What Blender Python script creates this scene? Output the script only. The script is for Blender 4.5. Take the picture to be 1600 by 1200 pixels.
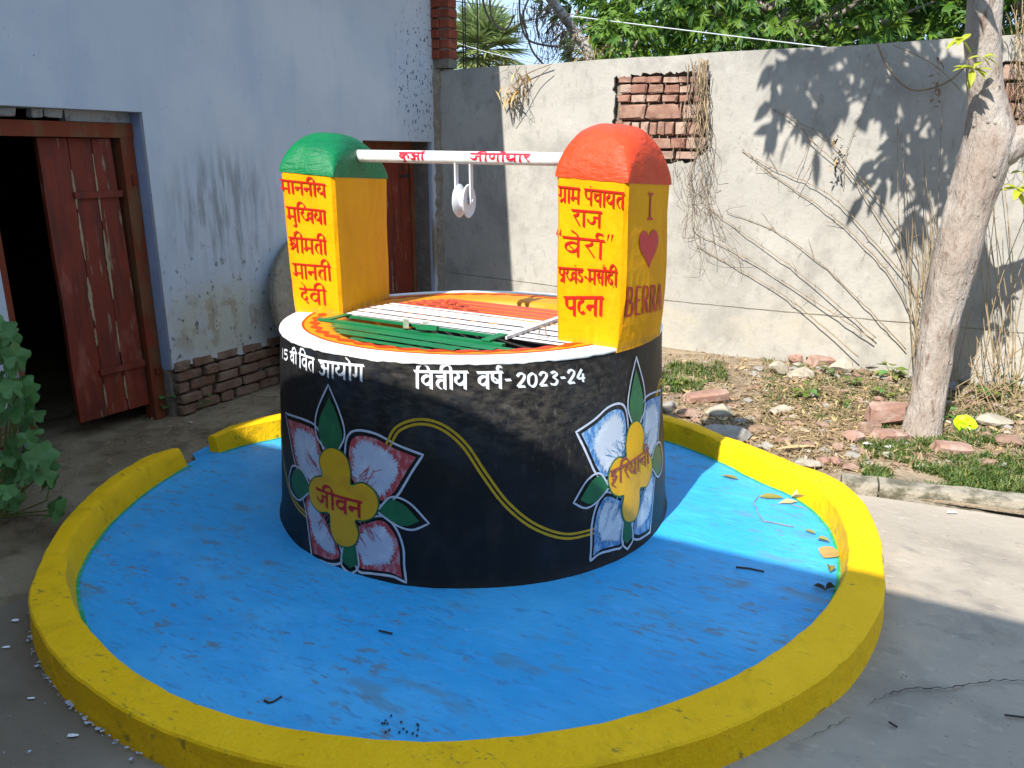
import bpy, bmesh, math, random
import numpy as np
from mathutils import Vector, Matrix, noise as mnoise
from mathutils.geometry import delaunay_2d_cdt

for o in list(bpy.data.objects): bpy.data.objects.remove(o)
scene = bpy.context.scene
col = scene.collection
R = math.radians
rnd = random.Random(11)

# ------------------------------------------------------------------ camera, sky, sun, exposure
CAM_H = 1.5; FPX = 1250.0; PITCH = math.atan(360 / 1250.0)
cam_d = bpy.data.cameras.new('camera'); cam = bpy.data.objects.new('camera', cam_d); col.objects.link(cam)
cam.location = (0, 0, CAM_H); cam.rotation_euler = (math.pi / 2 - PITCH, 0, 0)
cam_d.sensor_fit = 'HORIZONTAL'; cam_d.sensor_width = 36; cam_d.lens = 36 * FPX / 1600
cam_d.clip_start = .05; cam_d.clip_end = 2000
scene.camera = cam
SUN_AZ = R(33); SUN_EL = R(44)          # direction the light travels, measured from +Y towards +X
world = bpy.data.worlds.new('World'); scene.world = world; world.use_nodes = True
nt = world.node_tree; nt.nodes.clear()
sky = nt.nodes.new('ShaderNodeTexSky'); sky.sky_type = 'NISHITA'; sky.sun_disc = False
sky.sun_elevation = SUN_EL; sky.sun_rotation = SUN_AZ + math.pi
sky.air_density = 1.5; sky.dust_density = 1.0; sky.ozone_density = 1.0
bg = nt.nodes.new('ShaderNodeBackground'); bg.inputs['Strength'].default_value = .15
wo = nt.nodes.new('ShaderNodeOutputWorld')
lim = nt.nodes.new('ShaderNodeVectorMath'); lim.operation = 'MINIMUM'; lim.inputs[1].default_value = (1.5, 2.12, 3.02)   # keeps the low sky blue instead of burning out
nt.links.new(sky.outputs[0], lim.inputs[0]); nt.links.new(lim.outputs[0], bg.inputs[0]); nt.links.new(bg.outputs[0], wo.inputs[0])
sun_d = bpy.data.lights.new('sun', 'SUN'); sun_d.energy = 2.8; sun_d.angle = R(.55); sun_d.color = (1, .95, .87)
sun = bpy.data.objects.new('sun', sun_d); col.objects.link(sun)
L = Vector((math.sin(SUN_AZ) * math.cos(SUN_EL), math.cos(SUN_AZ) * math.cos(SUN_EL), -math.sin(SUN_EL)))
sun.rotation_euler = L.to_track_quat('-Z', 'Y').to_euler(); sun.location = (-4, -6, 9)
scene.view_settings.view_transform = 'Standard'; scene.view_settings.look = 'None'
scene.view_settings.gamma = 1; scene.view_settings.use_curve_mapping = False
scene.view_settings.exposure = 1.74

# ------------------------------------------------------------------ frames of reference
COR = Vector((-.626, 7.067, 0)); AX = Vector((math.cos(R(-29)), math.sin(R(-29)), 0)); BX = Vector((-AX.y, AX.x, 0))
def W(a, b, z): return COR + AX * a + BX * b + Vector((0, 0, z))     # a along the grey wall, b along the blue wall
WROT = R(-29)
def ray(u, v):
    a = (u - 800) / FPX; b = (600 - v) / FPX
    return Vector((a, math.cos(PITCH) + b * math.sin(PITCH), -math.sin(PITCH) + b * math.cos(PITCH)))
EYE = Vector((0, 0, CAM_H))
def G(u, v, z=0.):
    d = ray(u, v); return EYE + d * ((z - CAM_H) / d.z)
def AT(u, v, Y):
    d = ray(u, v); return EYE + d * (Y / d.y)
def ONB(u, v, b=0.):                      # point on the plane parallel to the grey wall at depth b
    d = ray(u, v); o = W(0, b, 0); return EYE + d * (BX.dot(o - EYE) / BX.dot(d))
def ONA(u, v, a=0.):
    d = ray(u, v); o = W(a, 0, 0); return EYE + d * (AX.dot(o - EYE) / AX.dot(d))
def toW(P): q = P - COR; return AX.dot(q), BX.dot(q), P.z
DC = Vector((-.169, 3.416, 0))            # axis of the well
RS = Vector((-.169, 3.416, 0))
def HT(x, y): return .814 - .0176 * (y - RS.y) - .0049 * (x - RS.x)
def drum_r(z): return .860 - .053 * max(0, min(z, .85)) / .8 + .012 * math.exp(-max(z, 0) / .03)
def wob(th, z): return .006 * mnoise.noise(Vector((math.sin(th) * 2, math.cos(th) * 2, z * 2.4))) + .0015 * mnoise.noise(Vector((math.sin(th) * 9, math.cos(th) * 9, z * 9)))
def drum(thd, z, off=0.):
    th = R(thd); r = drum_r(z) + wob(th, z) + off
    return DC + Vector((r * math.sin(th), -r * math.cos(th), z))
def DP(u, v):                             # (angle, height) of a point on the drum
    d = ray(u, v); z = .4
    for _ in range(6):
        rr = drum_r(z); A = d.x**2 + d.y**2; B = -2 * (d.x * DC.x + d.y * DC.y); c = DC.x**2 + DC.y**2 - rr * rr
        t = (-B - math.sqrt(max(B * B - 4 * A * c, 0))) / (2 * A); P = EYE + d * t; z = P.z
    return math.degrees(math.atan2(P.x - DC.x, -(P.y - DC.y))), P.z

# ------------------------------------------------------------------ materials
def mat(name, base, rough=.8, layers=(), bump=None, spec=.35, trans=0, coat=0, metal=0):
    """layers: (colour, scale or (sx,sy,sz), lo, hi, amount, mask) ; mask = (centre, radii) in world space or None"""
    m = bpy.data.materials.new(name); m.use_nodes = True; n = m.node_tree; N = n.nodes; K = n.links
    p = N['Principled BSDF']; p.inputs['Roughness'].default_value = rough; p.inputs['Specular IOR Level'].default_value = spec
    p.inputs['Coat Weight'].default_value = coat; p.inputs['Coat Roughness'].default_value = .25; p.inputs['Metallic'].default_value = metal
    geo = N.new('ShaderNodeNewGeometry'); pos = geo.outputs['Position']
    def noise_of(scale, seed=0, detail=6, r=.6):
        mp = N.new('ShaderNodeMapping'); K.new(pos, mp.inputs[0])
        s = scale if isinstance(scale, (tuple, list)) else (scale,) * 3
        mp.inputs['Rotation'].default_value = (0, 0, R(29)); mp.inputs['Scale'].default_value = s
        # Mapping applies scale first and rotation after; rotate separately so that streaks follow the walls
        mp.inputs['Scale'].default_value = (1, 1, 1)
        m2 = N.new('ShaderNodeMapping'); K.new(mp.outputs[0], m2.inputs[0]); m2.inputs['Scale'].default_value = s
        m2.inputs['Location'].default_value = (seed * 7.3, seed * 3.1, seed * 5.7)
        t = N.new('ShaderNodeTexNoise'); t.inputs['Scale'].default_value = 1; t.inputs['Detail'].default_value = detail
        t.inputs['Roughness'].default_value = r; K.new(m2.outputs[0], t.inputs['Vector']); return t.outputs[0]
    cur = N.new('ShaderNodeRGB'); cur.outputs[0].default_value = (*base, 1); cur = cur.outputs[0]
    for i, Ly in enumerate(layers):
        c, sc, lo, hi, amt = Ly[:5]; mask = Ly[5] if len(Ly) > 5 else None
        mr = N.new('ShaderNodeMapRange'); mr.interpolation_type = 'SMOOTHSTEP'
        K.new(noise_of(sc, i + 1), mr.inputs[0]); mr.inputs[1].default_value = lo; mr.inputs[2].default_value = hi; mr.inputs[4].default_value = amt
        f = mr.outputs[0]
        if mask:
            ce, ra = mask; sb = N.new('ShaderNodeVectorMath'); sb.operation = 'SUBTRACT'; K.new(pos, sb.inputs[0]); sb.inputs[1].default_value = ce
            mp = N.new('ShaderNodeMapping'); K.new(sb.outputs[0], mp.inputs[0]); mp.inputs['Rotation'].default_value = (0, 0, R(29))
            dv = N.new('ShaderNodeVectorMath'); dv.operation = 'DIVIDE'; K.new(mp.outputs[0], dv.inputs[0]); dv.inputs[1].default_value = ra
            ln = N.new('ShaderNodeVectorMath'); ln.operation = 'LENGTH'; K.new(dv.outputs[0], ln.inputs[0])
            m3 = N.new('ShaderNodeMapRange'); m3.interpolation_type = 'SMOOTHSTEP'; K.new(ln.outputs['Value'], m3.inputs[0])
            m3.inputs[1].default_value = .35; m3.inputs[2].default_value = 1; m3.inputs[3].default_value = 1; m3.inputs[4].default_value = 0
            mu = N.new('ShaderNodeMath'); mu.operation = 'MULTIPLY'; K.new(f, mu.inputs[0]); K.new(m3.outputs[0], mu.inputs[1]); f = mu.outputs[0]
        if len(Ly) > 6:
            g_ = N.new('ShaderNodeMapRange'); g_.interpolation_type = 'SMOOTHSTEP'; K.new(noise_of(Ly[6], i + 31, 2), g_.inputs[0]); g_.inputs[1].default_value = .47; g_.inputs[2].default_value = .58
            mu = N.new('ShaderNodeMath'); mu.operation = 'MULTIPLY'; K.new(f, mu.inputs[0]); K.new(g_.outputs[0], mu.inputs[1]); f = mu.outputs[0]
        mx = N.new('ShaderNodeMix'); mx.data_type = 'RGBA'; K.new(f, mx.inputs[0]); K.new(cur, mx.inputs[6]); mx.inputs[7].default_value = (*c, 1); cur = mx.outputs[2]
    K.new(cur, p.inputs['Base Color'])
    if bump:
        last = None
        for sc, st, dist in bump:
            b = N.new('ShaderNodeBump'); b.inputs['Strength'].default_value = st; b.inputs['Distance'].default_value = dist
            K.new(noise_of(sc, 9), b.inputs['Height'])
            if last: K.new(last, b.inputs['Normal'])
            last = b.outputs[0]
        K.new(last, p.inputs['Normal'])
    if trans:
        out = N['Material Output']; ts = N.new('ShaderNodeBsdfTranslucent'); K.new(cur, ts.inputs[0])
        ms = N.new('ShaderNodeMixShader'); ms.inputs[0].default_value = trans; K.new(p.outputs[0], ms.inputs[1]); K.new(ts.outputs[0], ms.inputs[2]); K.new(ms.outputs[0], out.inputs[0])
    return m
M = {}
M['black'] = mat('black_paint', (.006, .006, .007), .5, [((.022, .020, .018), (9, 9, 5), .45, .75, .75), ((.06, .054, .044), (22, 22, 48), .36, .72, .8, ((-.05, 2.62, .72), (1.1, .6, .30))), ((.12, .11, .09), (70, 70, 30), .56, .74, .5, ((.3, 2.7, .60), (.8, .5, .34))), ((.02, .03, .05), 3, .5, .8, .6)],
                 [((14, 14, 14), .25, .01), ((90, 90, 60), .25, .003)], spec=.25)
M['platform'] = mat('blue_paint', (.024, .32, .66), .6, [((.08, .42, .74), (2, 3, 2), .42, .72, .6), ((.016, .24, .58), 1.4, .5, .72, .55), ((.06, .38, .82), (9, 34, 9), .5, .72, .5), ((.10, .20, .26), (5, 12, 5), .52, .68, .6, None, 2.1), ((.13, .15, .15), (13, 36, 13), .57, .67, .75, None, 1.5), ((.17, .13, .09), (26, 60, 26), .66, .72, .7, None, 3.), ((.02, .03, .04), (80, 90, 80), .70, .73, .8), ((.05, .17, .36), (14, 50, 14), .55, .68, .5), ((.03, .05, .06), (60, 75, 60), .68, .73, .7), ((.5, .65, .8), (14, 40, 14), .70, .76, .6)],
                    [((5, 9, 5), .6, .02), ((28, 70, 28), .45, .006)], spec=.4)
M['overlap'] = mat('green_paint_overlap', (.02, .30, .10), .6, [((.04, .36, .34), 30, .5, .6, .8)])
M['kerb'] = mat('yellow_kerb_paint', (.80, .45, .003), .6, [((.86, .50, .008), 4, .4, .7, .6), ((.60, .34, .004), (9, 11, 9), .52, .7, .6), ((.24, .17, .03), (20, 46, 20), .58, .68, .8, None, 3.), ((.12, .09, .04), (60, 60, 60), .66, .70, .7), ((.75, .62, .25), (30, 30, 30), .68, .74, .4)],
                [((6, 6, 6), .6, .03), ((26, 30, 26), .5, .010), ((90, 120, 90), .5, .004)], spec=.15)
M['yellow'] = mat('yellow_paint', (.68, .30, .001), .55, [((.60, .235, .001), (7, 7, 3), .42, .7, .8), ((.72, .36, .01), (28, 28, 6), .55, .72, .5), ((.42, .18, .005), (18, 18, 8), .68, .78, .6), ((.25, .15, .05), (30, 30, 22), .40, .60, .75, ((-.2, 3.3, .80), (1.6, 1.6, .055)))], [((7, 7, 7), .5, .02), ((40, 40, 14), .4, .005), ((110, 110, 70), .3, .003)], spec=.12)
M['green'] = mat('green_paint', (.002, .14, .045), .42, [((.001, .09, .035), 7, .4, .7, .7), ((.10, .26, .16), (30, 30, 60), .66, .74, .5)], [((8, 8, 24), .8, .018), ((60, 60, 60), .5, .005)], spec=.2)
M['orange'] = mat('orange_paint', (.56, .052, .012), .42, [((.48, .038, .009), 6, .4, .7, .6), ((.7, .2, .12), (28, 28, 50), .72, .78, .3)], [((8, 8, 24), .8, .018), ((60, 60, 60), .5, .005)], spec=.2)
M['white'] = mat('white_paint', (.70, .70, .68), .5, [((.52, .50, .45), 8, .5, .72, .6), ((.30, .27, .22), (45, 45, 45), .64, .72, .6)], [((12, 12, 12), .3, .008)], spec=.4)
M['red_ink'] = mat('red_lettering_paint', (.42, .008, .004), .45, [((.34, .01, .01), 30, .5, .7, .5)])
M['maroon'] = mat('maroon_lettering_paint', (.42, .014, .02), .45)
M['white_ink'] = mat('white_lettering_paint', (.60, .63, .66), .5, [((.55, .6, .66), 40, .5, .7, .5)])
M['ol'] = mat('outline_paint', (.42, .47, .58), .5, [((.62, .66, .72), 20, .5, .7, .7)])
M['pl_green'] = mat('leaf_green_paint', (.012, .11, .045), .5, [((.02, .16, .06), 12, .45, .65, .7)])
M['petal_red'] = mat('petal_red_paint', (.40, .05, .06), .5, [((.48, .26, .30), (50, 50, 30), .46, .62, .85)])
M['petal_blue'] = mat('petal_blue_paint', (.05, .17, .40), .5, [((.26, .42, .58), (50, 50, 30), .42, .6, .85)])
M['petal_white'] = mat('petal_white_paint', (.42, .47, .60), .5, [((.58, .62, .72), 12, .45, .65, .7), ((.5, .25, .3), (50, 50, 50), .64, .70, .6)])
M['petal_white2'] = mat('petal_white_blue_paint', (.44, .50, .58), .5, [((.60, .66, .72), 12, .45, .65, .7), ((.18, .35, .6), (50, 50, 50), .62, .70, .7)])
M['heart_y'] = mat('ochre_paint', (.66, .36, .008), .45, [((.55, .28, .01), 12, .45, .65, .7)])
M['gold'] = mat('gold_line_paint', (.45, .29, .01), .45, [((.33, .2, .01), 30, .5, .7, .6)])
M['ring'] = mat('orange_yellow_paint', (.64, .22, .004), .5, [((.6, .15, .004), 14, .5, .7, .5)], [((30, 30, 30), .3, .006)])
M['ring_red'] = mat('vermilion_paint', (.46, .035, .004), .5)
M['bar_white'] = mat('white_enamel_metal', (.60, .60, .61), .45, [((.36, .33, .29), (20, 20, 20), .62, .75, .6)], spec=.5)
M['bar_green'] = mat('green_enamel_metal', (.003, .14, .045), .45, [((.002, .09, .035), 14, .45, .7, .7), ((.05, .22, .03), 9, .62, .75, .5)], spec=.5)
M['bar_worn'] = mat('worn_green_metal', (.16, .22, .13), .6, [((.35, .33, .26), 20, .45, .65, .8)])
M['bar_orange'] = mat('orange_enamel_metal', (.46, .065, .028), .45, [((.36, .045, .02), 14, .45, .7, .7)], spec=.5)
M['mortar_old'] = mat('old_mortar', (.20, .17, .13), .95, [((.32, .28, .22), 14, .45, .7, .7), ((.09, .07, .05), 30, .55, .7, .6)], [(40, .7, .02), (120, .5, .006)])
M['dark_void'] = mat('shaft_shade', (.03, .03, .03), .9)  # near-black walls and bottom stand in for the darkness inside the well
c1 = tuple(ONA(350, 330)); c2 = tuple(ONA(655, 120)); c3 = tuple(ONA(345, 500)); c4 = tuple(ONA(655, 390))
M['blue_wall'] = mat('blue_limewash', (.41, .44, .475), .85, [((.475, .495, .515), 1.3, .38, .66, .8), ((.33, .37, .44), (4, 4, 1.2), .45, .7, .5),
    ((.13, .135, .13), (20, 20, 3.2), .38, .66, .62, (c1, (.5, .55, .5))), ((.03, .035, .05), (34, 34, 26), .585, .61, .95, (c2, (.5, .5, .72))),
    ((.38, .36, .27), (3, 3, 3), .33, .55, .8, (c3, (.5, .62, .34))), ((.28, .24, .17), (9, 9, 7), .5, .62, .85, (c3, (.5, .6, .26))), ((.10, .09, .07), (22, 22, 17), .60, .66, .85, (c3, (.5, 1.2, .7))),
    ((.22, .17, .10), (5, 5, 4), .36, .46, .9, (c4, (.5, .7, .36))), ((.06, .06, .07), (60, 60, 40), .69, .72, .8), ((.5, .52, .6), (18, 18, 3), .60, .75, .4)],
    [((3, 3, 3), .35, .03), ((45, 45, 30), .35, .006)], spec=.15)
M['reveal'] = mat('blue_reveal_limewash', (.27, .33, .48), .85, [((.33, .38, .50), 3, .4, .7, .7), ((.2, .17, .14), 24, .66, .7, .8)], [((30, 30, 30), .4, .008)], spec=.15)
pat = tuple(ONB(1130, 180)); lowp = tuple(ONB(1150, 520))
M['grey_wall'] = mat('grey_cement_plaster', (.335, .318, .285), .9, [((.395, .375, .335), 1.2, .38, .66, .85), ((.22, .21, .19), (2.6, 2.6, 1.9), .48, .68, .6), ((.24, .23, .205), (8, 8, 6), .50, .70, .55), ((.20, .19, .17), (40, 40, 12), .58, .70, .45), ((.43, .385, .30), (2, 2, 3), .4, .65, .6, (lowp, (4, 1, .35))), ((.16, .15, .13), (18, 18, 16), .64, .70, .55, (pat, (.8, 1, .6))), ((.46, .45, .42), (5, 5, 4), .62, .74, .5)],
    [((2.5, 2.5, 2.5), .4, .03), ((38, 38, 38), .35, .007), ((160, 160, 160), .25, .002)], spec=.2)
M['brick'] = mat('weathered_brick', (.24, .13, .095), .92, [((.33, .21, .16), 9, .4, .66, .8), ((.16, .09, .07), 16, .52, .7, .7), ((.48, .38, .30), 22, .60, .72, .6)], [(26, .6, .012), (110, .5, .004)], spec=.15)
M['brick_red'] = mat('dark_red_brick', (.22, .055, .03), .9, [((.30, .09, .05), 9, .4, .66, .8), ((.09, .04, .03), 16, .55, .7, .7)], [(26, .6, .012), (110, .5, .004)], spec=.15)
M['brick_base'] = mat('muddy_brick', (.17, .095, .065), .95, [((.22, .16, .11), 9, .4, .66, .8), ((.08, .055, .04), 16, .52, .7, .7)], [(20, .8, .02), (90, .5, .006)], spec=.1)
M['door'] = mat('worn_red_door_paint', (.155, .022, .009), .7, [((.21, .030, .011), 3, .4, .65, .7), ((.06, .018, .011), (20, 20, 2.5), .45, .66, .7), ((.24, .18, .11), (34, 34, 4), .62, .68, .8), ((.30, .10, .07), (9, 9, 3), .58, .72, .5)], [((60, 60, 6), .4, .004)], spec=.3)
M['frame'] = mat('worn_wood_frame', (.17, .036, .014), .75, [((.15, .075, .032), (14, 14, 3), .42, .62, .85), ((.25, .03, .012), 4, .55, .7, .6)], [((50, 50, 9), .5, .005)], spec=.2)
M['bare'] = mat('bare_splintered_wood', (.34, .25, .14), .9, [((.2, .13, .07), (80, 80, 8), .45, .65, .8)], [((90, 90, 8), .6, .004)])
M['broken'] = mat('broken_whitewash_masonry', (.36, .37, .36), .9, [((.2, .19, .17), 14, .52, .66, .8)], [(30, .7, .01)])
M['room'] = mat('room_shade_black', (.05, .045, .04), .95)  # shade of the room put into the colour, so the doorway reads black
M['stone_disc'] = mat('rough_stone', (.24, .20, .145), .95, [((.32, .27, .20), 9, .42, .68, .8), ((.08, .065, .05), 30, .55, .7, .6)], [(30, .7, .012), (110, .5, .004)], spec=.1)
M['concrete'] = mat('worn_concrete', (.295, .258, .208), .9, [((.36, .31, .25), 1.1, .38, .66, .8), ((.20, .175, .145), (2.4, 3, 2.4), .46, .68, .7), ((.15, .135, .12), (7, 12, 7), .52, .70, .6, None, 1.7), ((.40, .36, .30), (16, 30, 16), .58, .70, .5), ((.42, .33, .24), 3.2, .55, .72, .5), ((.14, .11, .08), (40, 52, 40), .64, .70, .6), ((.13, .095, .06), 1.6, .32, .5, .8, ((-2.1, 1.6, 0), (1.6, 2.4, 1)))],
    [(3, .4, .02), (26, .45, .008), (150, .4, .002)], spec=.2)
M['dirt'] = mat('bare_earth', (.20, .145, .085), .97, [((.29, .22, .14), 2.4, .4, .64, .8), ((.12, .085, .05), 7, .5, .68, .75), ((.27, .22, .16), 26, .60, .70, .6), ((.05, .045, .02), 3, .55, .7, .5)], [(9, .8, .03), (50, .7, .01), (160, .5, .004)], spec=.1)
M['soil'] = mat('dry_garden_soil', (.23, .18, .125), .97, [((.36, .28, .19), 3, .4, .64, .8), ((.13, .09, .055), 9, .5, .68, .7), ((.42, .35, .25), 30, .58, .70, .7)], [(10, .8, .04), (55, .8, .012), (170, .5, .004)], spec=.1)
M['bark'] = mat('pale_bark', (.29, .24, .20), .85, [((.38, .34, .30), (7, 7, 3), .4, .62, .8), ((.15, .09, .065), (22, 22, 7), .54, .68, .8), ((.10, .065, .05), (60, 60, 30), .66, .72, .8), ((.28, .215, .17), 4, .5, .68, .5)], [((12, 12, 5), .9, .045), ((40, 40, 12), .9, .014), ((120, 120, 60), .6, .004)], spec=.1)
M['bark_dark'] = mat('grey_bark', (.20, .17, .14), .9, [((.34, .30, .25), 9, .42, .65, .8)], [((14, 14, 5), .8, .02)], spec=.1)
M['cane'] = mat('thorny_cane', (.22, .16, .10), .85, [((.33, .25, .15), 12, .45, .65, .7)])
M['straw'] = mat('dry_straw', (.36, .27, .15), .9, [((.25, .18, .10), 20, .45, .65, .7)], trans=.15)
M['litter'] = mat('brown_leaf_litter', (.26, .18, .10), .95, [((.16, .10, .055), 9, .45, .65, .7)])
M['vine'] = mat('grey_dry_vine', (.26, .20, .14), .9, [((.14, .10, .07), 22, .45, .6, .7)])
M['blackiron'] = mat('rusty_black_iron', (.035, .028, .025), .7)
M['cable'] = mat('white_cable', (.50, .52, .54), .6)
for k, c, t in (('leaf_a', (.030, .085, .012), .3), ('leaf_b', (.055, .135, .016), .35), ('leaf_c', (.13, .23, .025), .4), ('leaf_d', (.014, .045, .010), .2),
                ('palm_a', (.17, .23, .08), .35), ('palm_b', (.30, .36, .14), .35), ('gourd', (.07, .17, .04), .3), ('gourd_b', (.10, .23, .06), .3), ('grass_a', (.075, .12, .022), .3), ('grass_b', (.20, .22, .055), .3),
                ('sprig', (.38, .42, .03), .4), ('leaf_dry', (.42, .27, .09), .25), ('leaf_tan', (.55, .40, .20), .25), ('leaf_olive', (.25, .22, .04), .25), ('leaf_dark', (.05, .04, .025), .1)):
    M[k] = mat(k.replace('_', '') + '_leaf', c, .5 if k[:4] != 'leaf' else .45, [(tuple(x * 1.5 for x in c), 4, .5, .75, .5)], trans=t, spec=.4)
def stone_mat(n, c, c2): return mat(n, c, .93, [(c2, 12, .42, .66, .8), (tuple(x * .5 for x in c), 26, .56, .7, .6)], [(24, .7, .012), (110, .5, .004)], spec=.15)
M['st_grey'] = stone_mat('grey_stone', (.25, .235, .21), (.34, .32, .295)); M['st_pale'] = stone_mat('pale_stone', (.33, .29, .225), (.42, .37, .30))
M['st_red'] = stone_mat('brick_rubble', (.29, .17, .13), (.38, .27, .22)); M['st_brown'] = stone_mat('brown_stone', (.24, .15, .11), (.34, .25, .19))
M['st_blue'] = stone_mat('bluish_stone', (.16, .18, .22), (.26, .28, .31)); M['mud'] = stone_mat('mud', (.19, .125, .08), (.25, .175, .12))
M['lime_plastic'] = mat('lime_plastic_film', (.55, .85, .01), .3, [((.75, .3, .1), 60, .66, .70, .7)], trans=.3, spec=.6)
M['paper'] = mat('white_paper', (.78, .78, .78), .7)

# ------------------------------------------------------------------ object helpers
def tag(o, label=None, cat=None, group=None, kind=None):
    if label: o['label'] = label
    if cat: o['category'] = cat
    if group: o['group'] = group
    if kind: o['kind'] = kind
    return o
def thing(name, label, cat, loc=(0, 0, 0), group=None):
    o = bpy.data.objects.new(name, None); o.empty_display_size = .1; col.objects.link(o); o.location = loc
    return tag(o, label, cat, group)
def origin_of(o):
    p = Vector((0, 0, 0))
    while o is not None: p += Vector(o.location); o = o.parent
    return p
def sharpen(o, deg):
    bm = bmesh.new(); bm.from_mesh(o.data)
    for f in bm.faces: f.smooth = len(f.verts) == 4
    for e in bm.edges: e.smooth = not (len(e.link_faces) != 2 or e.calc_face_angle(0) > R(deg))
    bm.to_mesh(o.data); bm.free()
class MB:
    def __init__(s): s.v = []; s.f = []; s.m = []; s.mi = 0
    def add(s, vs, fs, mi=None):
        b = len(s.v); s.v += [tuple(q) for q in vs]; s.f += [tuple(b + i for i in f) for f in fs]; s.m += [s.mi if mi is None else mi] * len(fs)
    def box(s, c, dims, ax=None, ay=None, az=None):
        ax = (ax or Vector((1, 0, 0))) * dims[0] / 2; ay = (ay or Vector((0, 1, 0))) * dims[1] / 2; az = (az or Vector((0, 0, 1))) * dims[2] / 2; c = Vector(c)
        vs = [c + ax * x + ay * y + az * z for z in (-1, 1) for y in (-1, 1) for x in (-1, 1)]
        s.add(vs, [(0, 2, 3, 1), (4, 5, 7, 6), (0, 1, 5, 4), (2, 6, 7, 3), (0, 4, 6, 2), (1, 3, 7, 5)])
    def wbox(s, a0, a1, b0, b1, z0, z1): s.box(W((a0 + a1) / 2, (b0 + b1) / 2, (z0 + z1) / 2), (a1 - a0, b1 - b0, z1 - z0), AX, BX)
    def tube(s, pts, rad, n=8, cap=True, jitter=0.):
        pts = [Vector(p) for p in pts]; k = len(pts)
        rs = rad if isinstance(rad, (list, tuple)) else [rad] * k
        rings = []; up = Vector((.3, .2, 1)).normalized(); prev = None
        for i, p in enumerate(pts):
            t = (pts[min(i + 1, k - 1)] - pts[max(i - 1, 0)]).normalized()
            if prev is None: x = t.cross(up); x = x.normalized() if x.length > 1e-4 else t.orthogonal().normalized()
            else: x = (prev - t * prev.dot(t)).normalized()
            prev = x; y = t.cross(x)
            rings.append([p + (x * math.cos(2 * math.pi * j / n) + y * math.sin(2 * math.pi * j / n)) * rs[i] * (1 + (rnd.uniform(-jitter, jitter) if jitter else 0)) for j in range(n)])
        vs = [q for r in rings for q in r]; fs = [(i * n + j, i * n + (j + 1) % n, (i + 1) * n + (j + 1) % n, (i + 1) * n + j) for i in range(k - 1) for j in range(n)]
        if cap: fs += [tuple(range(n))[::-1], tuple((k - 1) * n + j for j in range(n))]
        s.add(vs, fs)
    def build(s, name, mats, parent=None, smooth=False, kind=None, label=None):
        me = bpy.data.meshes.new(name); off = origin_of(parent) if parent else Vector((0, 0, 0))
        arr = np.array(s.v, dtype=np.float64).reshape(-1, 3) - np.array(off)
        me.from_pydata(arr.tolist(), [], s.f)
        for m in (mats if isinstance(mats, (list, tuple)) else [mats]): me.materials.append(m)
        if isinstance(mats, (list, tuple)): me.polygons.foreach_set('material_index', s.m)
        if smooth: me.polygons.foreach_set('use_smooth', [True] * len(s.f))
        me.update(); o = bpy.data.objects.new(name, me); col.objects.link(o)
        if parent: o.parent = parent
        return tag(o, label, None, None, kind)
def crom(P, n=8, closed=False):
    P = [Vector((*p, 0)) if len(p) == 2 else Vector(p) for p in P]; k = len(P); out = []
    if k < 3 and not closed: return [P[0].lerp(P[1], i / n) for i in range(n + 1)]
    rng = range(k) if closed else range(k - 1)
    for i in rng:
        p1, p2 = P[i], P[(i + 1) % k]
        p0 = P[i - 1] if (closed or i > 0) else p1 * 2 - p2; p3 = P[(i + 2) % k] if (closed or i + 2 < k) else p2 * 2 - p1
        for j in range(n):
            t = j / n; out.append(.5 * ((2 * p1) + (p2 - p0) * t + (2 * p0 - 5 * p1 + 4 * p2 - p3) * t * t + (3 * p1 - p0 - 3 * p2 + p3) * t**3))
    if not closed: out.append(P[-1].copy())
    return out
def inside(p, poly):
    c = False; j = len(poly) - 1
    for i in range(len(poly)):
        a, b = poly[i], poly[j]
        if (a[1] > p[1]) != (b[1] > p[1]) and p[0] < (b[0] - a[0]) * (p[1] - a[1]) / (b[1] - a[1]) + a[0]: c = not c
        j = i
    return c
def tri2d(poly, holes=(), step=None):
    vs = []; es = []
    for lp in [poly, *holes]:
        b = len(vs); vs += [Vector((p[0], p[1])) for p in lp]; es += [(b + i, b + (i + 1) % len(lp)) for i in range(len(lp))]
    if step:
        sx, sy = step; xs = [p[0] for p in poly]; ys = [p[1] for p in poly]
        x = min(xs) + sx * .5
        while x < max(xs):
            y = min(ys) + sy * .5
            while y < max(ys):
                if inside((x, y), poly) and not any(inside((x, y), h) for h in holes): vs.append(Vector((x + sx * .01, y)))
                y += sy
            x += sx
    r = delaunay_2d_cdt(vs, es, [], 0, 1e-6)
    V, F = r[0], r[2]; out = []
    for f in F:
        c = sum((V[i] for i in f), Vector((0, 0))) / len(f)
        if inside(c, poly) and not any(inside(c, h) for h in holes): out.append(tuple(f))
    return [(v.x, v.y) for v in V], out
def decal(mb, poly, fn, off, step=None, mi=0, sx=1.):
    V, F = tri2d([(x * sx, y) for x, y in poly], (), step); mb.add([fn(x / sx, y, off) for x, y in V], F, mi)
def plate(mb, poly, holes, fn_front, fn_back, step=None, mi=0):
    V, F = tri2d(poly, holes, step); n = len(V)
    cnt = {}
    for f in F:
        for i in range(3):
            e = (f[i], f[(i + 1) % 3]); k = tuple(sorted(e)); cnt.setdefault(k, []).append(e)
    fs = list(F) + [tuple(n + i for i in f[::-1]) for f in F]
    for k, L_ in cnt.items():
        if len(L_) == 1: a, b = L_[0]; fs.append((b, a, n + a, n + b))
    mb.add([fn_front(x, y) for x, y in V] + [fn_back(x, y) for x, y in V], fs, mi)

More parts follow.
